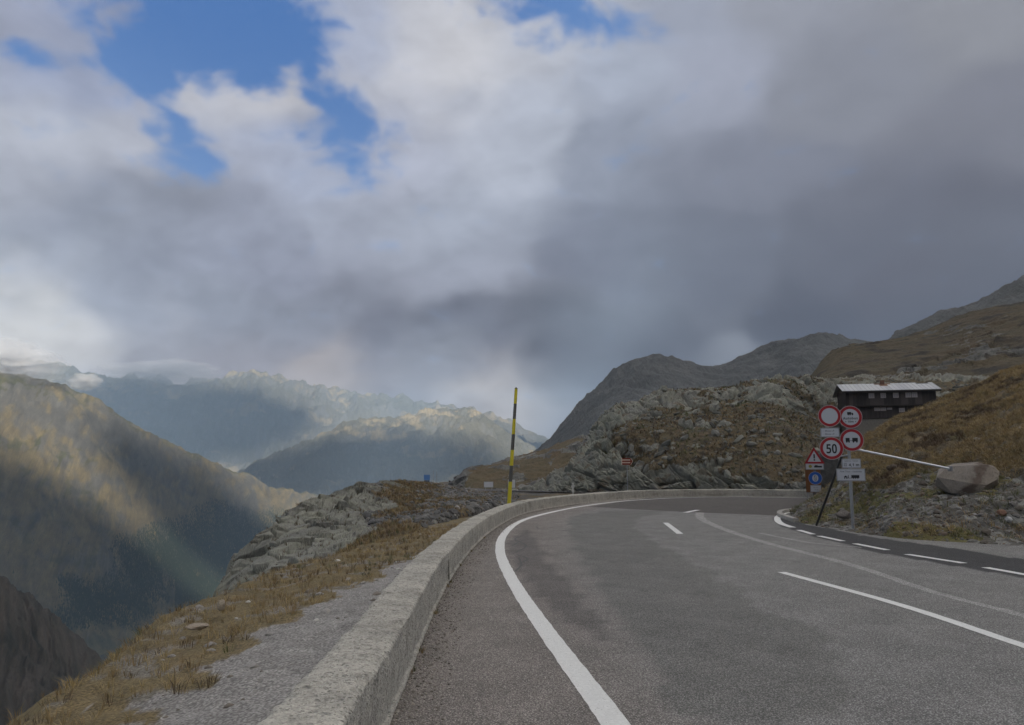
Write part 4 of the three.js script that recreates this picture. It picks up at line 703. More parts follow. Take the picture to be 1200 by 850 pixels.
// ---- smaller signs at the far end of the parapet
{
  const q = G(957, 589), g = group('warning_sign_post', q.x, -0.02, q.z, -0.3); const S = 41.7 / FOCAL, y = (py) => (589 - py) * S;
  mesh('post', bar(V(0, 0, 0), V(0, y(532), 0), 0.045, 12), std(0.12, 0.12, 0.13, 0.6, { metalness: 0.4 }), g);
  const a = 0.94, sh = new THREE.Shape(); const tri = (s) => { const r = 0.05 * s; const pts = [[0, a * 0.577], [-a / 2, -a * 0.289], [a / 2, -a * 0.289]].map(([x, yy]) => V(x * s, yy * s, 0)); pts.forEach((p, i) => { const u = pts[(i + 2) % 3], w = pts[(i + 1) % 3], p1 = p.clone().lerp(u, r / a), p2 = p.clone().lerp(w, r / a); i ? sh.lineTo(p1.x, p1.y) : sh.moveTo(p1.x, p1.y); sh.quadraticCurveTo(p.x, p.y, p2.x, p2.y); }); sh.closePath(); }; tri(1);
  const t = mesh('warning_triangle', new THREE.ExtrudeGeometry(sh, { depth: 0.012, bevelEnabled: false }), greyBack, g, [0, y(542.2), 0.05]);
  const fg = new THREE.ShapeGeometry(sh); const p = fg.attributes.position, uv = fg.attributes.uv; for (let i = 0; i < p.count; i++) uv.setXY(i, p.getX(i) / a + 0.5, p.getY(i) / a + 0.42); 
  mesh('sign_face', fg, faceMat(canvasTex(256, 256, (x) => { x.fillStyle = RED; x.fillRect(0, 0, 256, 256); x.fillStyle = WHITE; x.beginPath(); const cy = 256 - 0.42 * 256, R = 128 * 1.155 * 0.66; x.moveTo(128, cy - R); x.lineTo(128 - R * 0.866, cy + R / 2); x.lineTo(128 + R * 0.866, cy + R / 2); x.fill(); x.fillStyle = INK; x.fillRect(119, cy - 52, 18, 56); x.beginPath(); x.arc(128, cy + 24, 11, 0, 7); x.fill(); })), t, [0, 0, 0.0145]);
  plateSign(g, 0, y(550.8), 0.05, 0.84, 0.33, plateTex(256, 104, (x) => { x.fillStyle = '#8f8432'; x.beginPath(); x.arc(66, 54, 24, 0, 7); x.fill(); x.fillStyle = INK; x.fillRect(120, 46, 110, 26); x.fillRect(130, 36, 40, 14); }));
  discSign(g, 0, y(563.2), 0.05, 0.315, ringFace((x) => { x.fillStyle = '#b9bcc2'; x.beginPath(); x.ellipse(128, 128, 58, 72, 0, 0, 7); x.fill(); x.strokeStyle = INK; x.lineWidth = 7; x.beginPath(); x.ellipse(128, 128, 22, 56, 0, 0, 7); x.stroke(); x.beginPath(); x.moveTo(118, 84); x.lineTo(140, 172); x.stroke(); }, BLUE, BLUE), 'blue_round_sign');
  plateSign(g, 0, y(574.2), 0.05, 0.50, 0.33, plateTex(192, 128, (x) => { text(x, '15.11.', 36, 96, 44, false); text(x, '- 15.4.', 36, 96, 88, false); }));
  top(g, 'warning triangle above a blue round sign on a dark post', 'sign post');
  const w = P(954.5, 588, 43.5), b = group('orange_board', w.x, -0.1, w.z, -0.3);
  mesh('board', new RoundedBoxGeometry(0.74, 1.5, 0.03, 2, 0.01), std(0.17, 0.07, 0.025, 0.8), b, [0, 1.25, 0]); for (const s of [-0.3, 0.3]) mesh('leg', bar(V(s, 0, -0.03), V(s, 1.0, -0.03), 0.025, 8), metal, b);
  top(b, 'rusty orange board standing behind the warning triangle', 'board');
}
// ---- rock wall behind the signs, overhang shade put into its near-black colour
{
  const g = rockGeo(1.25, 1.75, 1.6, 8, 5, 0.25), b = mesh('shade_toned_rock', g, stoneMat([0.045, 0.044, 0.043])); b.position.copy(P(975, 562, 47)); b.position.y -= 0.1; top(b, 'tall rock behind the warning signs with overhang shade in its near black colour', 'rock');
}

// ---- arrow sign, marker and white panels beyond the parapet
{
  const q = P(735.5, 575, 72), g = group('arrow_sign', q.x, -0.75, q.z, -0.05), m = FOCAL / 73;
  mesh('post', bar(V(0.0, -0.2, -0.03), V(0, (575 - 527) / m, -0.03), 0.04, 10), metal, g);
  const sh = new THREE.Shape([[-0.55, -0.36], [0.42, -0.36], [0.64, 0], [0.42, 0.36], [-0.55, 0.36]].map(([x, y]) => new THREE.Vector2(x, y)));
  const bgeo = new THREE.ExtrudeGeometry(sh, { depth: 0.02, bevelEnabled: false }), bd = mesh('arrow_board', bgeo, greyBack, g, [-0.02, (575 - 532) / m, 0]);
  const fg = new THREE.ShapeGeometry(sh); const p = fg.attributes.position, uv = fg.attributes.uv; for (let i = 0; i < p.count; i++) uv.setXY(i, (p.getX(i) + 0.6) / 1.28, (p.getY(i) + 0.4) / 0.8);
  mesh('sign_face', fg, faceMat(canvasTex(256, 160, (x) => { x.fillStyle = '#7d3420'; x.fillRect(0, 0, 256, 160); x.fillStyle = '#cbb9ac'; x.fillRect(22, 40, 168, 22); x.fillRect(22, 94, 168, 22); x.strokeStyle = '#cbb9ac'; x.lineWidth = 12; x.strokeRect(16, 14, 1, 132); x.beginPath(); x.moveTo(200, 10); x.lineTo(246, 80); x.lineTo(200, 150); x.stroke(); })), bd, [0, 0, 0.0225]);
  g.scale.setScalar(0.88); top(g, 'brown arrow shaped direction sign in front of the rocky hill', 'direction sign');
}
{
  const q = P(671.5, 577, 76), g = group('white_cross', q.x, -0.85, q.z), m = std(0.62, 0.62, 0.6, 0.8);
  mesh('upright', new RoundedBoxGeometry(0.11, 1.25, 0.09, 2, 0.012), m, g, [0, 0.5, 0]); mesh('cross_piece', new RoundedBoxGeometry(0.32, 0.2, 0.096, 2, 0.012), m, g, [0, 0.78, 0]);
  top(g, 'small white cross shaped marker below the dark rock face', 'marker');
}
for (const [px, py, w, h, d, base, two, label] of [[572.5, 568.3, 1.12, 0.66, 98, 575, true, 'wide white panel on two legs beside the lower road'], [599.5, 567.5, 0.86, 0.98, 97, 577, false, 'squarish white panel behind the snow pole']]) {
  const q = P(px, base, d), g = group('panel_sign', q.x, q.y - 0.2, q.z, 0.05), c = (base - py) * d / FOCAL + 0.2;
  mesh('panel', new RoundedBoxGeometry(w, h, 0.03, 2, 0.01), std(0.62, 0.63, 0.66, 0.6), g, [0, c, 0]); mesh('frame', new RoundedBoxGeometry(w + 0.07, h + 0.07, 0.02, 2, 0.008), std(0.25, 0.25, 0.26, 0.6), g, [0, c, -0.022]);
  for (const s of two ? [-w * 0.35, w * 0.35] : [0]) mesh('leg', bar(V(s, -0.1, -0.05), V(s, c + h * 0.4, -0.05), 0.03, 8), metal, g);
  top(g, label, 'sign');
}
{ // blue sign and the posts where the lower road goes over the edge
  const q = P(500, 571, 118), g = group('blue_sign', q.x, q.y - 0.2, q.z), k = 118 / FOCAL;
  mesh('blue_panel', new RoundedBoxGeometry(7 * k, 6 * k, 0.03, 2, 0.01), std(0.10, 0.22, 0.50, 0.6), g, [0, 12.5 * k, 0]); mesh('lower_panel', new RoundedBoxGeometry(6.4 * k, 3.6 * k, 0.03, 2, 0.01), std(0.07, 0.10, 0.16, 0.6), g, [0, 7.4 * k, 0]);
  for (const s of [-1, 1]) mesh('leg', bar(V(s * 2.2 * k, -0.2, -0.04), V(s * 2.2 * k, 15 * k, -0.04), 0.035, 8), metal, g);
  top(g, 'blue square sign over a dark panel at the rim of the valley', 'sign');
  for (const [px, base, tip, d, label] of [[507.5, 570, 552, 122, 'thin grey pole next to the blue sign'], [511.5, 570, 553, 126, 'thin grey pole second from the blue sign']]) { const o = P(px, base, d); const m = mesh('thin_pole', bar(V(0, -0.3, 0), V(0, (base - tip) * d / FOCAL, 0), 0.03, 8), greyBack); m.position.copy(o); top(m, label, 'pole'); }
  for (const [px, base, d, label, kind] of [[506, 571.5, 120, 'short white marker post at the foot of the thin poles', 0], [517.3, 572.5, 118, 'black topped marker post with white reflector', 1], [526, 569.5, 125, 'curved black marker on a post at the rim', 2], [529, 574, 114, 'short white marker post below the curved black marker', 0]]) {
    const o = P(px, base, d), u = d / FOCAL, mp = group('marker_post', o.x, o.y - 0.1, o.z); const white = std(0.65, 0.65, 0.65, 0.6), black = std(0.02, 0.02, 0.022, 0.6);
    if (kind < 2) { mesh('post', new RoundedBoxGeometry(1.6 * u, 4.2 * u, 0.1, 2, 0.02), white, mp, [0, 1.8 * u, 0]); if (kind) mesh('dark_top', new RoundedBoxGeometry(2.4 * u, 3.2 * u, 0.14, 2, 0.03), black, mp, [0, 4.6 * u, 0]); }
    else { mesh('post', bar(V(0, -0.1, 0), V(0, 4 * u, 0), 0.03, 8), greyBack, mp); mesh('curved_board', new THREE.TorusGeometry(1.6 * u, 0.85 * u, 8, 16, 3.4).rotateZ(-1.2), black, mp, [0.1, 4.4 * u, 0]); }
    top(mp, label, 'marker post');
  }
}

// ---- the dark wooden house on the hill
{
  const D = 112, O = P(1045, 500, D), k = -O.z / FOCAL / 1.08, g = group('wooden_house', O.x, O.y, O.z, -0.25);
  // local x runs along the front; f() turns a photograph column into it
  const f = (px) => (px - 1045) * k, y = (py) => (500 - py) * k * 1.08;
  const wood = new THREE.MeshStandardMaterial({ color: RGB(0.085, 0.072, 0.070), map: T.wood, roughness: 0.9 }), trim = std(0.045, 0.038, 0.036, 0.9), stone = new THREE.MeshStandardMaterial({ color: RGB(0.30, 0.28, 0.26), map: T.concrete, roughness: 0.95 });
  const uvBox = (w, h, d) => { const b = new THREE.BoxGeometry(w, h, d), p = b.attributes.position, uv = b.attributes.uv; for (let i = 0; i < p.count; i++) uv.setXY(i, p.getX(i) + p.getZ(i), p.getY(i)); return b; };
  const x0 = f(993), x1 = f(1098), cx = (x0 + x1) / 2, w = x1 - x0, dep = 7;
  const up = mesh('upper_storey', uvBox(w, y(458) - y(475.5), dep), wood, g, [cx, (y(458) + y(475.5)) / 2, -dep / 2 + 0.22]);
  mesh('lower_storey', uvBox(w - 0.5, y(475.5) - y(490), dep - 0.5), wood, g, [cx, (y(475.5) + y(490)) / 2, -dep / 2]);
  mesh('stone_base', uvBox(w - 0.4, y(490) - y(512), dep - 0.4), stone, g, [cx, (y(490) + y(512)) / 2, -dep / 2]);
  mesh('floor_beam', new RoundedBoxGeometry(w + 0.06, 0.16, 0.2, 2, 0.02), trim, g, [cx, y(475.5), 0.2]); mesh('sill_beam', new RoundedBoxGeometry(w - 0.4, 0.14, 0.16, 2, 0.02), trim, g, [cx, y(490), -0.2]);
  // vertical boards, broad ones that catch the light
  for (let i = 0; i < 26; i++) { const bx = x0 + (i + 0.5) * w / 26, c = 0.6 + 0.7 * hash(i, 2, 5); mesh('board', new RoundedBoxGeometry(w / 26 - 0.03, y(458) - y(475.5) - 0.1, 0.05, 1, 0.01), [std(0.062, 0.052, 0.05), std(0.088, 0.075, 0.072), std(0.05, 0.043, 0.042)][Math.floor(hash(i, 2, 5) * 3)], up, [bx - cx, 0, dep / 2 + 0.02]); }
  const pane = new THREE.MeshPhysicalMaterial({ color: RGB(0.36, 0.33, 0.34), roughness: 0.15, clearcoat: 0.4 }), frame = std(0.42, 0.37, 0.36, 0.8);
  const win = (a, b, t, u, z) => { const W = f(b) - f(a), H = y(t) - y(u), m = mesh('window', new THREE.ExtrudeGeometry((() => { const s = new THREE.Shape([[-W / 2, -H / 2], [W / 2, -H / 2], [W / 2, H / 2], [-W / 2, H / 2]].map((e) => new THREE.Vector2(...e))), q = 0.09; s.holes.push(new THREE.Path([[-W / 2 + q, -H / 2 + q], [-W / 2 + q, H / 2 - q], [W / 2 - q, H / 2 - q], [W / 2 - q, -H / 2 + q]].map((e) => new THREE.Vector2(...e)))); return s; })(), { depth: 0.08, bevelEnabled: false }), frame, g, [(f(a) + f(b)) / 2, (y(t) + y(u)) / 2, z]); mesh('pane', new THREE.BoxGeometry(W - 0.16, H - 0.16, 0.02), pane, m, [0, 0, 0.03]); mesh('glazing_bar', new THREE.BoxGeometry(0.05, H - 0.16, 0.04), frame, m, [0, 0, 0.045]); };
  for (const [a, b] of [[1020, 1026.6], [1034, 1040.2], [1048.6, 1055], [1063, 1069.5], [1070.2, 1076.5]]) win(a, b, 460.8, 466.6, 0.265);
  for (const [a, b, t, u] of [[1026.5, 1033.2, 477.4, 481.4], [1033.8, 1040.4, 477.4, 481.4], [1041.6, 1047.4, 477.6, 480.2], [1055.4, 1062, 478.4, 483.2]]) win(a, b, t, u, -0.24);
  // tin roof: standing seam panels, a rusted break by the chimney
  const rx0 = f(988), rx1 = f(1103), N = 23, tin = [std(0.46, 0.47, 0.50, 0.5, { metalness: 0.3 }), std(0.42, 0.43, 0.46, 0.55, { metalness: 0.3 }), std(0.50, 0.51, 0.53, 0.5, { metalness: 0.3 })], rust = std(0.16, 0.085, 0.05, 0.9), pitch = 0.30, run = 4.4, rw = (rx1 - rx0) / N;
  const roof = group('roof', 0, y(458.2), 0.75); g.add(roof);
  mesh('roof_deck', new THREE.BoxGeometry(rx1 - rx0 - 0.1, 0.14, run).rotateX(pitch).translate(0, Math.sin(pitch) * run / 2 - 0.06, -Math.cos(pitch) * run / 2), trim, roof, [(rx0 + rx1) / 2, 0, 0]);
  mesh('rear_slope', new THREE.BoxGeometry(rx1 - rx0, 0.1, run).rotateX(-pitch).translate(0, Math.sin(pitch) * run / 2 - 0.06, -Math.cos(pitch) * run * 1.5), tin[1], roof, [(rx0 + rx1) / 2, 0, 0]);
  for (let i = 0; i < N; i++) {
    const xx = rx0 + (i + 0.5) * rw, px = 988 + (i + 0.5) * 115 / N, brk = px > 1033 && px < 1051 ? (px > 1038 && px < 1047 ? 0.6 : 0.82) : px > 1085 && px < 1100 ? 0.82 : 1, len = run * brk;
    const pn = mesh('roof_panel', new RoundedBoxGeometry(rw - 0.05, 0.035, len, 1, 0.01).rotateX(pitch).translate(0, Math.sin(pitch) * len / 2 + 0.04, -Math.cos(pitch) * len / 2), tin[Math.floor(hash(i, 7, 1) * 3)], roof, [xx, 0, 0]);
    mesh('seam', new THREE.BoxGeometry(0.04, 0.06, len).rotateX(pitch).translate(rw / 2, Math.sin(pitch) * len / 2 + 0.06, -Math.cos(pitch) * len / 2), tin[1], pn);
    if (brk < 0.9 && px < 1060) mesh('rusted_sheet', new THREE.BoxGeometry(rw, 0.03, run - len).rotateX(pitch).translate(0, Math.sin(pitch) * (run + len) / 2 + 0.03, -Math.cos(pitch) * (run + len) / 2), rust, roof, [xx, 0, 0]);
  }
  mesh('fascia', new RoundedBoxGeometry(rx1 - rx0, 0.2, 0.06, 1, 0.02), trim, roof, [(rx0 + rx1) / 2, -0.12, 0.02]);
  mesh('chimney', new RoundedBoxGeometry(0.5, 0.9, 0.5, 2, 0.03), std(0.15, 0.085, 0.06, 0.95), roof, [f(1043), 1.25, -3.7]);
  for (const s of [x0 + 0.02, x1 - 0.02]) { const sh = new THREE.Shape([[0.2, 0], [-dep + 0.2, 0], [-run - 0.1, 1.18]].map((e) => new THREE.Vector2(...e))); mesh('gable', new THREE.ExtrudeGeometry(sh, { depth: 0.06, bevelEnabled: false }).rotateY(-Math.PI / 2), wood, g, [s, y(458), 0]); }
  top(g, 'dark wooden house with pale tin roof and small windows on the hill', 'house');
}

// ================================================================ VEGETATION AND STONES (uncountable)
function strewn(name, label, geometry, material, list, place) {
  const m = new THREE.InstancedMesh(geometry, material, list.length), M = new THREE.Matrix4(), c = new THREE.Color();
  list.forEach((e, i) => { place(e, M, c, i); m.setMatrixAt(i, M); m.setColorAt(i, c); });
  m.name = name; m.userData = { label, category: name.replace(/_/g, ' '), kind: 'stuff' }; m.castShadow = m.receiveShadow = true; scene.add(m); return m;
}
function tuft(blades, height, spread, width, seed) {
  const r = rng(seed), pos = [], idx = [];
  for (let b = 0; b < blades; b++) {
    const a = r() * 6.283, d = r() * spread * 0.5, h = height * (0.5 + 0.6 * r()), lean = spread * (0.3 + 1.0 * r()), bx = Math.cos(a) * d, bz = Math.sin(a) * d, w = width * (0.7 + 0.6 * r()), sx = -Math.sin(a) * w, sz = Math.cos(a) * w, k = pos.length / 3;
    const ex = bx + Math.cos(a) * lean, ez = bz + Math.sin(a) * lean, mx = bx + Math.cos(a) * lean * 0.35, mz = bz + Math.sin(a) * lean * 0.35;
    pos.push(bx - sx, -0.02, bz - sz, bx + sx, -0.02, bz + sz, mx - sx * 0.8, h * 0.6, mz - sz * 0.8, mx + sx * 0.8, h * 0.6, mz + sz * 0.8, ex, h, ez); idx.push(k, k + 1, k + 3, k, k + 3, k + 2, k + 2, k + 3, k + 4);
  }
  const g = new THREE.BufferGeometry(); g.setAttribute('position', new THREE.Float32BufferAttribute(pos, 3)); g.setIndex(idx); g.computeVertexNormals(); return g;
}
const bladeMat = new THREE.MeshPhysicalMaterial({ color: 0xffffff, roughness: 0.9, transmission: 0.3, thickness: 0, side: THREE.DoubleSide });
const Q = new THREE.Quaternion(), QY = new THREE.Quaternion(), UPV = V(0, 1, 0), SC = V(1, 1, 1);
function stand(r, tilt, smin, smax) { return (e, M, c) => { Q.setFromUnitVectors(UPV, UPV.clone().lerp(e.n, tilt).normalize()); QY.setFromAxisAngle(UPV, r() * 6.283); Q.multiply(QY); const s = mix(smin, smax, r()); SC.set(s, s * (0.7 + 0.6 * r()), s); M.compose(e.p, Q, SC); const q = e.q.color; const v = 0.75 + 0.5 * r(); c.setRGB(q[0] * v, q[1] * v, q[2] * v); }; }
const STRAW = [0.36, 0.27, 0.125], TAN = [0.25, 0.17, 0.075], FRESH = [0.11, 0.115, 0.04], BROWN = [0.105, 0.066, 0.035];
const hues = (p, r, f, fresh = 0.17) => { const a = fbm(p.x * f, 3, p.z * f, 3); if (a > fresh && r() < 0.8) return FRESH; const k = r() + a * 0.6; return k < 0.42 ? STRAW : k < 0.78 ? TAN : BROWN; };
{
  const r = rng(101);
  const offset = (p) => -wallOffset(p.x, p.z);
  const spots = strew(vergeGeo, 230000, 12, (p, n, r) => { if (p.z < -24 || p.z > -2.5 || p.y < -4) return 0; const o = offset(p); if (o < 0.7 || !isGrass(p, o)) return 0; const dens = 0.55 + 0.9 * fbm(p.x * 1.6, 7, p.z * 1.6, 3); if (r() > dens) return 0; return { color: hues(p, r, 0.45) }; });
  strewn('verge_grass', 'dry straw coloured grass on the verge outside the parapet', tuft(11, 0.095, 0.12, 0.0024, 3), bladeMat, spots, stand(r, 0.4, 0.5, 1.25));
  const st = strew(vergeGeo, 90000, 13, (p, n, r) => { if (p.z < -26 || p.z > -2.5 || p.y < -2.5) return 0; const o = offset(p); if (o < 0.42) return 0; const g = isGrass(p, o); if (r() < (g ? 0.85 : 0.1)) return 0; const v = r(); return { color: v > 0.92 ? [0.5, 0.48, 0.45] : v > 0.4 ? [0.30, 0.285, 0.27] : [0.20, 0.175, 0.15] }; });
  strewn('verge_gravel', 'loose grey gravel on the verge', rockGeo(0.02, 0.012, 0.016, 4, 1, 0.4), new THREE.MeshStandardMaterial({ roughness: 0.95 }), st, (e, M, c) => { stand(r, 0.8, 0.3, 1)(e, M, c); const s = 0.25 + 3.2 * r() ** 6 + 0.5 * r(); SC.setScalar(s); M.compose(e.p, Q, SC); });
}
{
  const r = rng(102);
  const spots = strew(bankGeo, 190000, 22, (p, n, r) => { if (p.y < 0.05) return 0; const s = scree(p); if (s > 0.5 ? r() > 0.10 + 0.3 * smooth(0.1, 0.35, fbm(p.x * 0.7, p.y * 0.7, p.z * 0.7, 4)) : r() > 0.7) return 0; const a = fbm(p.x * 0.4, p.y * 0.4, p.z * 0.4, 3); const b = fbm(p.x * 0.9 + 2, p.y * 1.8, p.z * 0.9, 4); if (b > 0.12 && r() < 0.8) return 0; return { color: s > 0.3 && a > -0.1 && r() < 0.75 ? FRESH : a > 0.2 ? BROWN : r() < 0.5 ? STRAW : r() < 0.75 ? TAN : BROWN }; });
  strewn('bank_grass', 'brown autumn grass on the right hand slope', tuft(7, 0.12, 0.16, 0.006, 5), bladeMat, spots, stand(r, 0.6, 0.5, 1.2));
  const st = strew(bankGeo, 70000, 23, (p, n, r) => { if (p.z < -34 || p.y < -0.02) return 0; const s = scree(p); if (r() > (s > 0.5 ? 0.75 : 0.05)) return 0; const v = r(); return { color: v > 0.96 ? [0.27, 0.265, 0.26] : v > 0.5 ? [0.14, 0.135, 0.13] : v > 0.2 ? [0.10, 0.085, 0.07] : [0.15, 0.115, 0.09] }; });
  strewn('bank_stones', 'loose stones and slate chips at the foot of the slope', rockGeo(0.06, 0.032, 0.045, 9, 1, 0.4), new THREE.MeshStandardMaterial({ roughness: 0.95 }), st, (e, M, c) => { stand(r, 0.8, 0.3, 1)(e, M, c); const s = 0.25 + 1.9 * r() ** 8 + 0.5 * r(); SC.set(s, s * (0.6 + 0.6 * r()), s); M.compose(e.p, Q, SC); });
}
{
  const r = rng(103);
  const sp = strew(knollGeo, 130000, 31, (p, n, r) => { const [x, y] = pixelOf(p); if (x < 150 || p.z < -75) return 0; const k = knollRock(p); if (k > 0.34) return r() < 0.02 ? { color: BROWN } : 0; const stony = fbm(p.x * 0.16 + 3, 1, p.z * 0.16, 3) + 0.0035 * (x - 500); if (stony > 0.08 && r() > 0.12) return 0; return r() < 0.6 ? { color: r() < 0.35 ? BROWN : r() < 0.6 ? TAN : r() < 0.5 ? FRESH : STRAW } : 0; });
  strewn('knoll_grass', 'short brown grass between the rocks of the knoll', tuft(6, 0.18, 0.16, 0.008, 8), bladeMat, sp, stand(r, 0.5, 0.5, 1.1));
  const st = strew(knollGeo, 26000, 33, (p, n, r) => { const [x] = pixelOf(p); if (x < 400 || p.z < -80 || knollRock(p) > 0.4) return 0; const stony = fbm(p.x * 0.16 + 3, 1, p.z * 0.16, 3) + 0.0035 * (x - 470); if (stony < 0.02) return 0; const v = r(); return { color: v > 0.97 ? [0.26, 0.25, 0.24] : [0.10 + 0.06 * v, 0.10 + 0.055 * v, 0.10 + 0.05 * v] }; });
  strewn('knoll_scree', 'dark scree below the lower road', rockGeo(0.10, 0.06, 0.08, 19, 1, 0.4), new THREE.MeshStandardMaterial({ roughness: 0.95 }), st, (e, M, c) => { stand(r, 0.8, 0.3, 1)(e, M, c); const s = 0.35 + 2 * r() ** 6 + 0.6 * r(); SC.setScalar(s); M.compose(e.p, Q, SC); });
}
{
  const r = rng(106);
  const st = strew(cragGeo, 15000, 51, (p, n, r) => { const k = cragRock(p); if (k > 0.36 || p.z < -125) return 0; const v = r(); return { color: v > 0.85 ? [0.20, 0.20, 0.175] : [0.10 + 0.08 * v, 0.10 + 0.078 * v, 0.09 + 0.07 * v] }; });
  strewn('hill_stones', 'grey stones scattered in the turf of the rocky hill', rockGeo(0.30, 0.15, 0.20, 31, 1, 0.7), new THREE.MeshStandardMaterial({ roughness: 0.95 }), st, (e, M, c) => { stand(r, 0.8, 0.3, 1)(e, M, c); const s = 0.2 + 2.0 * r() ** 9 + 0.5 * r(); SC.set(s * (0.7 + 0.9 * r()), s * (0.6 + 0.8 * r()), s); M.compose(e.p, Q, SC); });
  const gr = strew(cragGeo, 60000, 52, (p, n, r) => { if (cragRock(p) > 0.35 || p.z < -120) return 0; const a = fbm(p.x * 0.3, p.y * 0.3, p.z * 0.3, 3); return { color: a > 0.15 ? FRESH : r() < 0.4 ? BROWN : r() < 0.6 ? TAN : [0.09, 0.075, 0.035] }; });
  strewn('hill_turf', 'rough brown turf on the rocky hill', tuft(6, 0.28, 0.3, 0.018, 15), bladeMat, gr, stand(r, 0.5, 0.5, 1.3));
}
{ // grit washed against the foot of the parapet, and a few weeds in it
  const r = rng(105), list = [], weeds = [], q = V(0, 0, 0), t = V(0, 0, 0);
  for (let i = 0; i < 5200; i++) { const s = 0.10 + 0.42 * r() ** 1.3; wallPath.getPointAt(s, q); wallPath.getTangentAt(s, t); const o = 0.035 + 0.34 * r() ** 3; if (fbm(q.x, 3, q.z * 0.8, 3) < -0.12 - 0.3 * r()) continue; const v = 0.6 + 0.7 * r(); list.push({ p: V(q.x - t.z * o, 0.003, q.z + t.x * o), n: UPV, q: { color: [0.25 * v, 0.225 * v, 0.20 * v] } }); }
  strewn('road_grit', 'fine grit along the foot of the parapet on the road side', rockGeo(0.012, 0.007, 0.010, 6, 1, 0.4), new THREE.MeshStandardMaterial({ roughness: 0.95 }), list, (e, M, c) => { stand(r, 0, 0.4, 1.3)(e, M, c); });
  for (const z of [-6.4, -7.1, -8.9, -10.9, -11.35, -13.2, -15.5, -18.4]) for (let k = 0; k < 5; k++) { let a = 0, b = 0.6; for (let i = 0; i < 30; i++) { const m = (a + b) / 2; if (wallPath.getPointAt(m).z > z + (r() - 0.5) * 0.02) a = m; else b = m; } wallPath.getPointAt(a, q); wallPath.getTangentAt(a, t); const o = 0.03 + 0.03 * r(); weeds.push({ p: V(q.x - t.z * o, 0.0, q.z + t.x * o + (r() - 0.5) * 0.12), n: UPV, q: { color: r() < 0.5 ? FRESH : TAN } }); }
  strewn('wall_weeds', 'small weeds at the foot of the parapet', tuft(9, 0.055, 0.06, 0.0022, 13), bladeMat, weeds, stand(r, 0, 0.5, 1.2));
}
// conifers on the valley slope, a wood that reads as one mass
{
  const r = rng(104), parts = []; for (let i = 0; i < 4; i++) { const c = new THREE.ConeGeometry(3.6 - i * 0.75, 7.5, 7, 1, true); c.translate(0, 5.5 + i * 4.2, 0); const p = c.attributes.position; for (let k = 0; k < p.count; k++) if (p.getY(k) < 5.5 + i * 4.2) { const q = 0.75 + 0.5 * hash(i, k, 3); p.setX(k, p.getX(k) * q); p.setZ(k, p.getZ(k) * q); } parts.push(c); } parts.push(new THREE.CylinderGeometry(0.25, 0.45, 6, 5).translate(0, 2, 0));
  const spots = strew(slopeGeo, 560000, 41, (p, n, r) => { if (p.y > 60 || p.y < FLOOR - 40) return 0; const m = woodMask(p); const lone = m < 0 && r() < 0.002 && p.y < -250; if (m < 0.0 && !lone) return 0; if (r() > 0.10 + m * 0.55 && !lone) return 0; return { color: [0.026, 0.040, 0.022] }; });
  strewn('conifer_wood', 'dark conifer forest on the far valley slope', mergeGeometries(parts.map((g) => g.toNonIndexed ? g : g)), new THREE.MeshStandardMaterial({ roughness: 0.95 }), spots, stand(r, 0.05, 0.3, 0.6));
}


// ---- clouds overhead and behind, outside the picture: they keep the sun off the pass and the valley floor and let it through to the high slopes
const cloudMat = new THREE.MeshPhysicalMaterial({ color: RGB(0.96, 0.96, 0.97), roughness: 1, transmission: 0.75, thickness: 0, specularIntensity: 0, side: THREE.DoubleSide });
function cloud(label, over, rx, rz, seed, height = 1500) {   // drifts where its shadow falls on the point "over"
  const g0 = new THREE.IcosahedronGeometry(1, 26); g0.deleteAttribute('uv'); g0.deleteAttribute('normal'); const g = mergeVertices(g0, 1e-4), p = g.attributes.position, v = V(0, 0, 0);
  for (let i = 0; i < p.count; i++) { v.fromBufferAttribute(p, i); const d = 1 + 0.45 * fbm(v.x * 1.6 + seed, v.y * 1.6, v.z * 1.6, 4) + 0.18 * Math.abs(fbm(v.x * 5 + seed, v.y * 5, v.z * 5, 4)); p.setXYZ(i, v.x * d * rx, v.y * d * (v.y > 0 ? 150 : 70), v.z * d * rz); }
  g.computeVertexNormals(); const m = mesh('cloud', g, cloudMat), t = (height - over.y) / SUN.y; m.position.copy(over).addScaledVector(SUN, t); top(m, label, 'cloud');
}
cloud('broad white cloud whose shadow covers the bend and the parapet', V(40, 0, -60), 760, 620, 3);
cloud('white cloud whose shadow covers the rocky hill and the house', V(220, 60, -420), 620, 420, 5);
cloud('white cloud whose shadow covers the dark mountain', V(430, 160, -1330), 720, 520, 9);
cloud('white cloud whose shadow covers the misty ridge', V(900, 300, -800), 420, 420, 13);
cloud('long white cloud whose shadow lies on the gullied slope', P(20, 790, 1600), 640, 560, 17);
cloud('white cloud whose shadow lies on the valley floor', P(150, 710, 3500), 620, 560, 21, 1700);
cloud('white cloud whose shadow lies across the conifer forest', P(280, 632, 4700), 680, 520, 25, 2300);
cloud('white cloud whose shadow lies low on the golden slope', P(25, 612, 3520), 850, 520, 29, 2100);
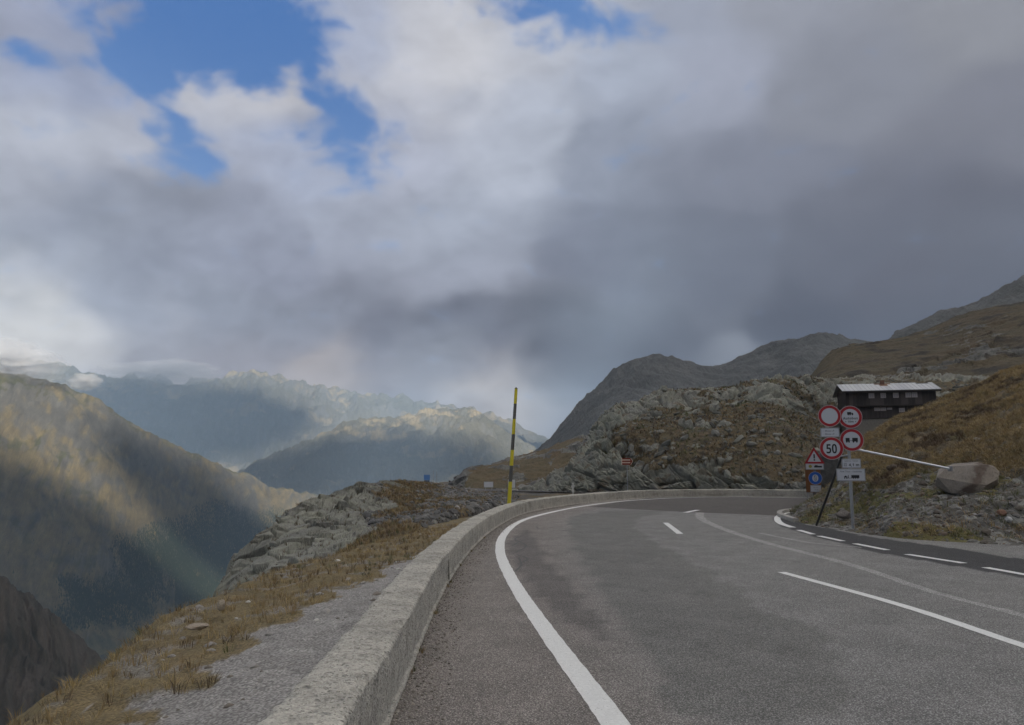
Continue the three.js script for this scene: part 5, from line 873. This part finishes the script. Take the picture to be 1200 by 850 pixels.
cloud('high white cloud sheet whose shadow dims the far range', P(190, 500, 10500), 1700, 1500, 33, 5200);
cloud('high white cloud whose shadow lies on the left flank of the middle ridge', P(425, 552, 6900), 1200, 850, 37, 4200);
cloud('high white cloud whose shadow lies behind the middle ridge', P(640, 500, 9500), 1300, 1200, 41, 5200);
// ---- mist that hangs on the crests: thin veils, one inside the other
function mist(label, centre, rx, ry, rz, seed) {
  const parts = [], v = V(0, 0, 0), shells = 11;
  for (let k = 0; k < shells; k++) {
    const g = new THREE.IcosahedronGeometry(1, 18), p = g.attributes.position, s = 1 - 0.075 * k; g.deleteAttribute('uv'); g.deleteAttribute('normal');
    for (let i = 0; i < p.count; i++) { v.fromBufferAttribute(p, i); const d = s * (1 + 0.55 * fbm(v.x * 1.5 + seed, v.y * 1.5 + k * 0.03, v.z * 1.5, 3)); p.setXYZ(i, v.x * d * rx, v.y * d * ry, v.z * d * rz); }
    const q = mergeVertices(g, 1e-4); q.computeVertexNormals(); parts.push(q);
  }
  const m = mesh('cloud', mergeGeometries(parts), new THREE.MeshPhysicalMaterial({ color: RGB(0.72, 0.72, 0.74), roughness: 1, transmission: 0.6, thickness: 0, specularIntensity: 0, transparent: true, opacity: 0.075, side: THREE.DoubleSide })); m.position.copy(centre); top(m, label, 'cloud');
}
mist('white cloud lying on the top of the golden slope', P(8, 428, 4150), 250, 100, 200, 11);
mist('small cloud puff on the shoulder of the golden slope', P(100, 447, 4500), 75, 42, 70, 15);
mist('long cloud on the left peaks of the far range', P(190, 438, 11400), 800, 170, 500, 19);
cloud('added unseen high white cloud whose shadow dims the air behind the dark mountain', V(1300, 600, -3600), 1500, 1300, 45, 4600);  // this and the next two: unseen clouds added to darken the right-hand haze
cloud('added unseen high white cloud sheet whose shadow dims the air far behind the rocky hill', V(3300, 700, -6800), 2300, 1900, 49, 5400);
cloud('added unseen high white cloud sheet whose shadow dims the air beyond the pass', V(4200, 800, -10800), 2800, 2200, 53, 6200);
renderer.render(scene, camera);
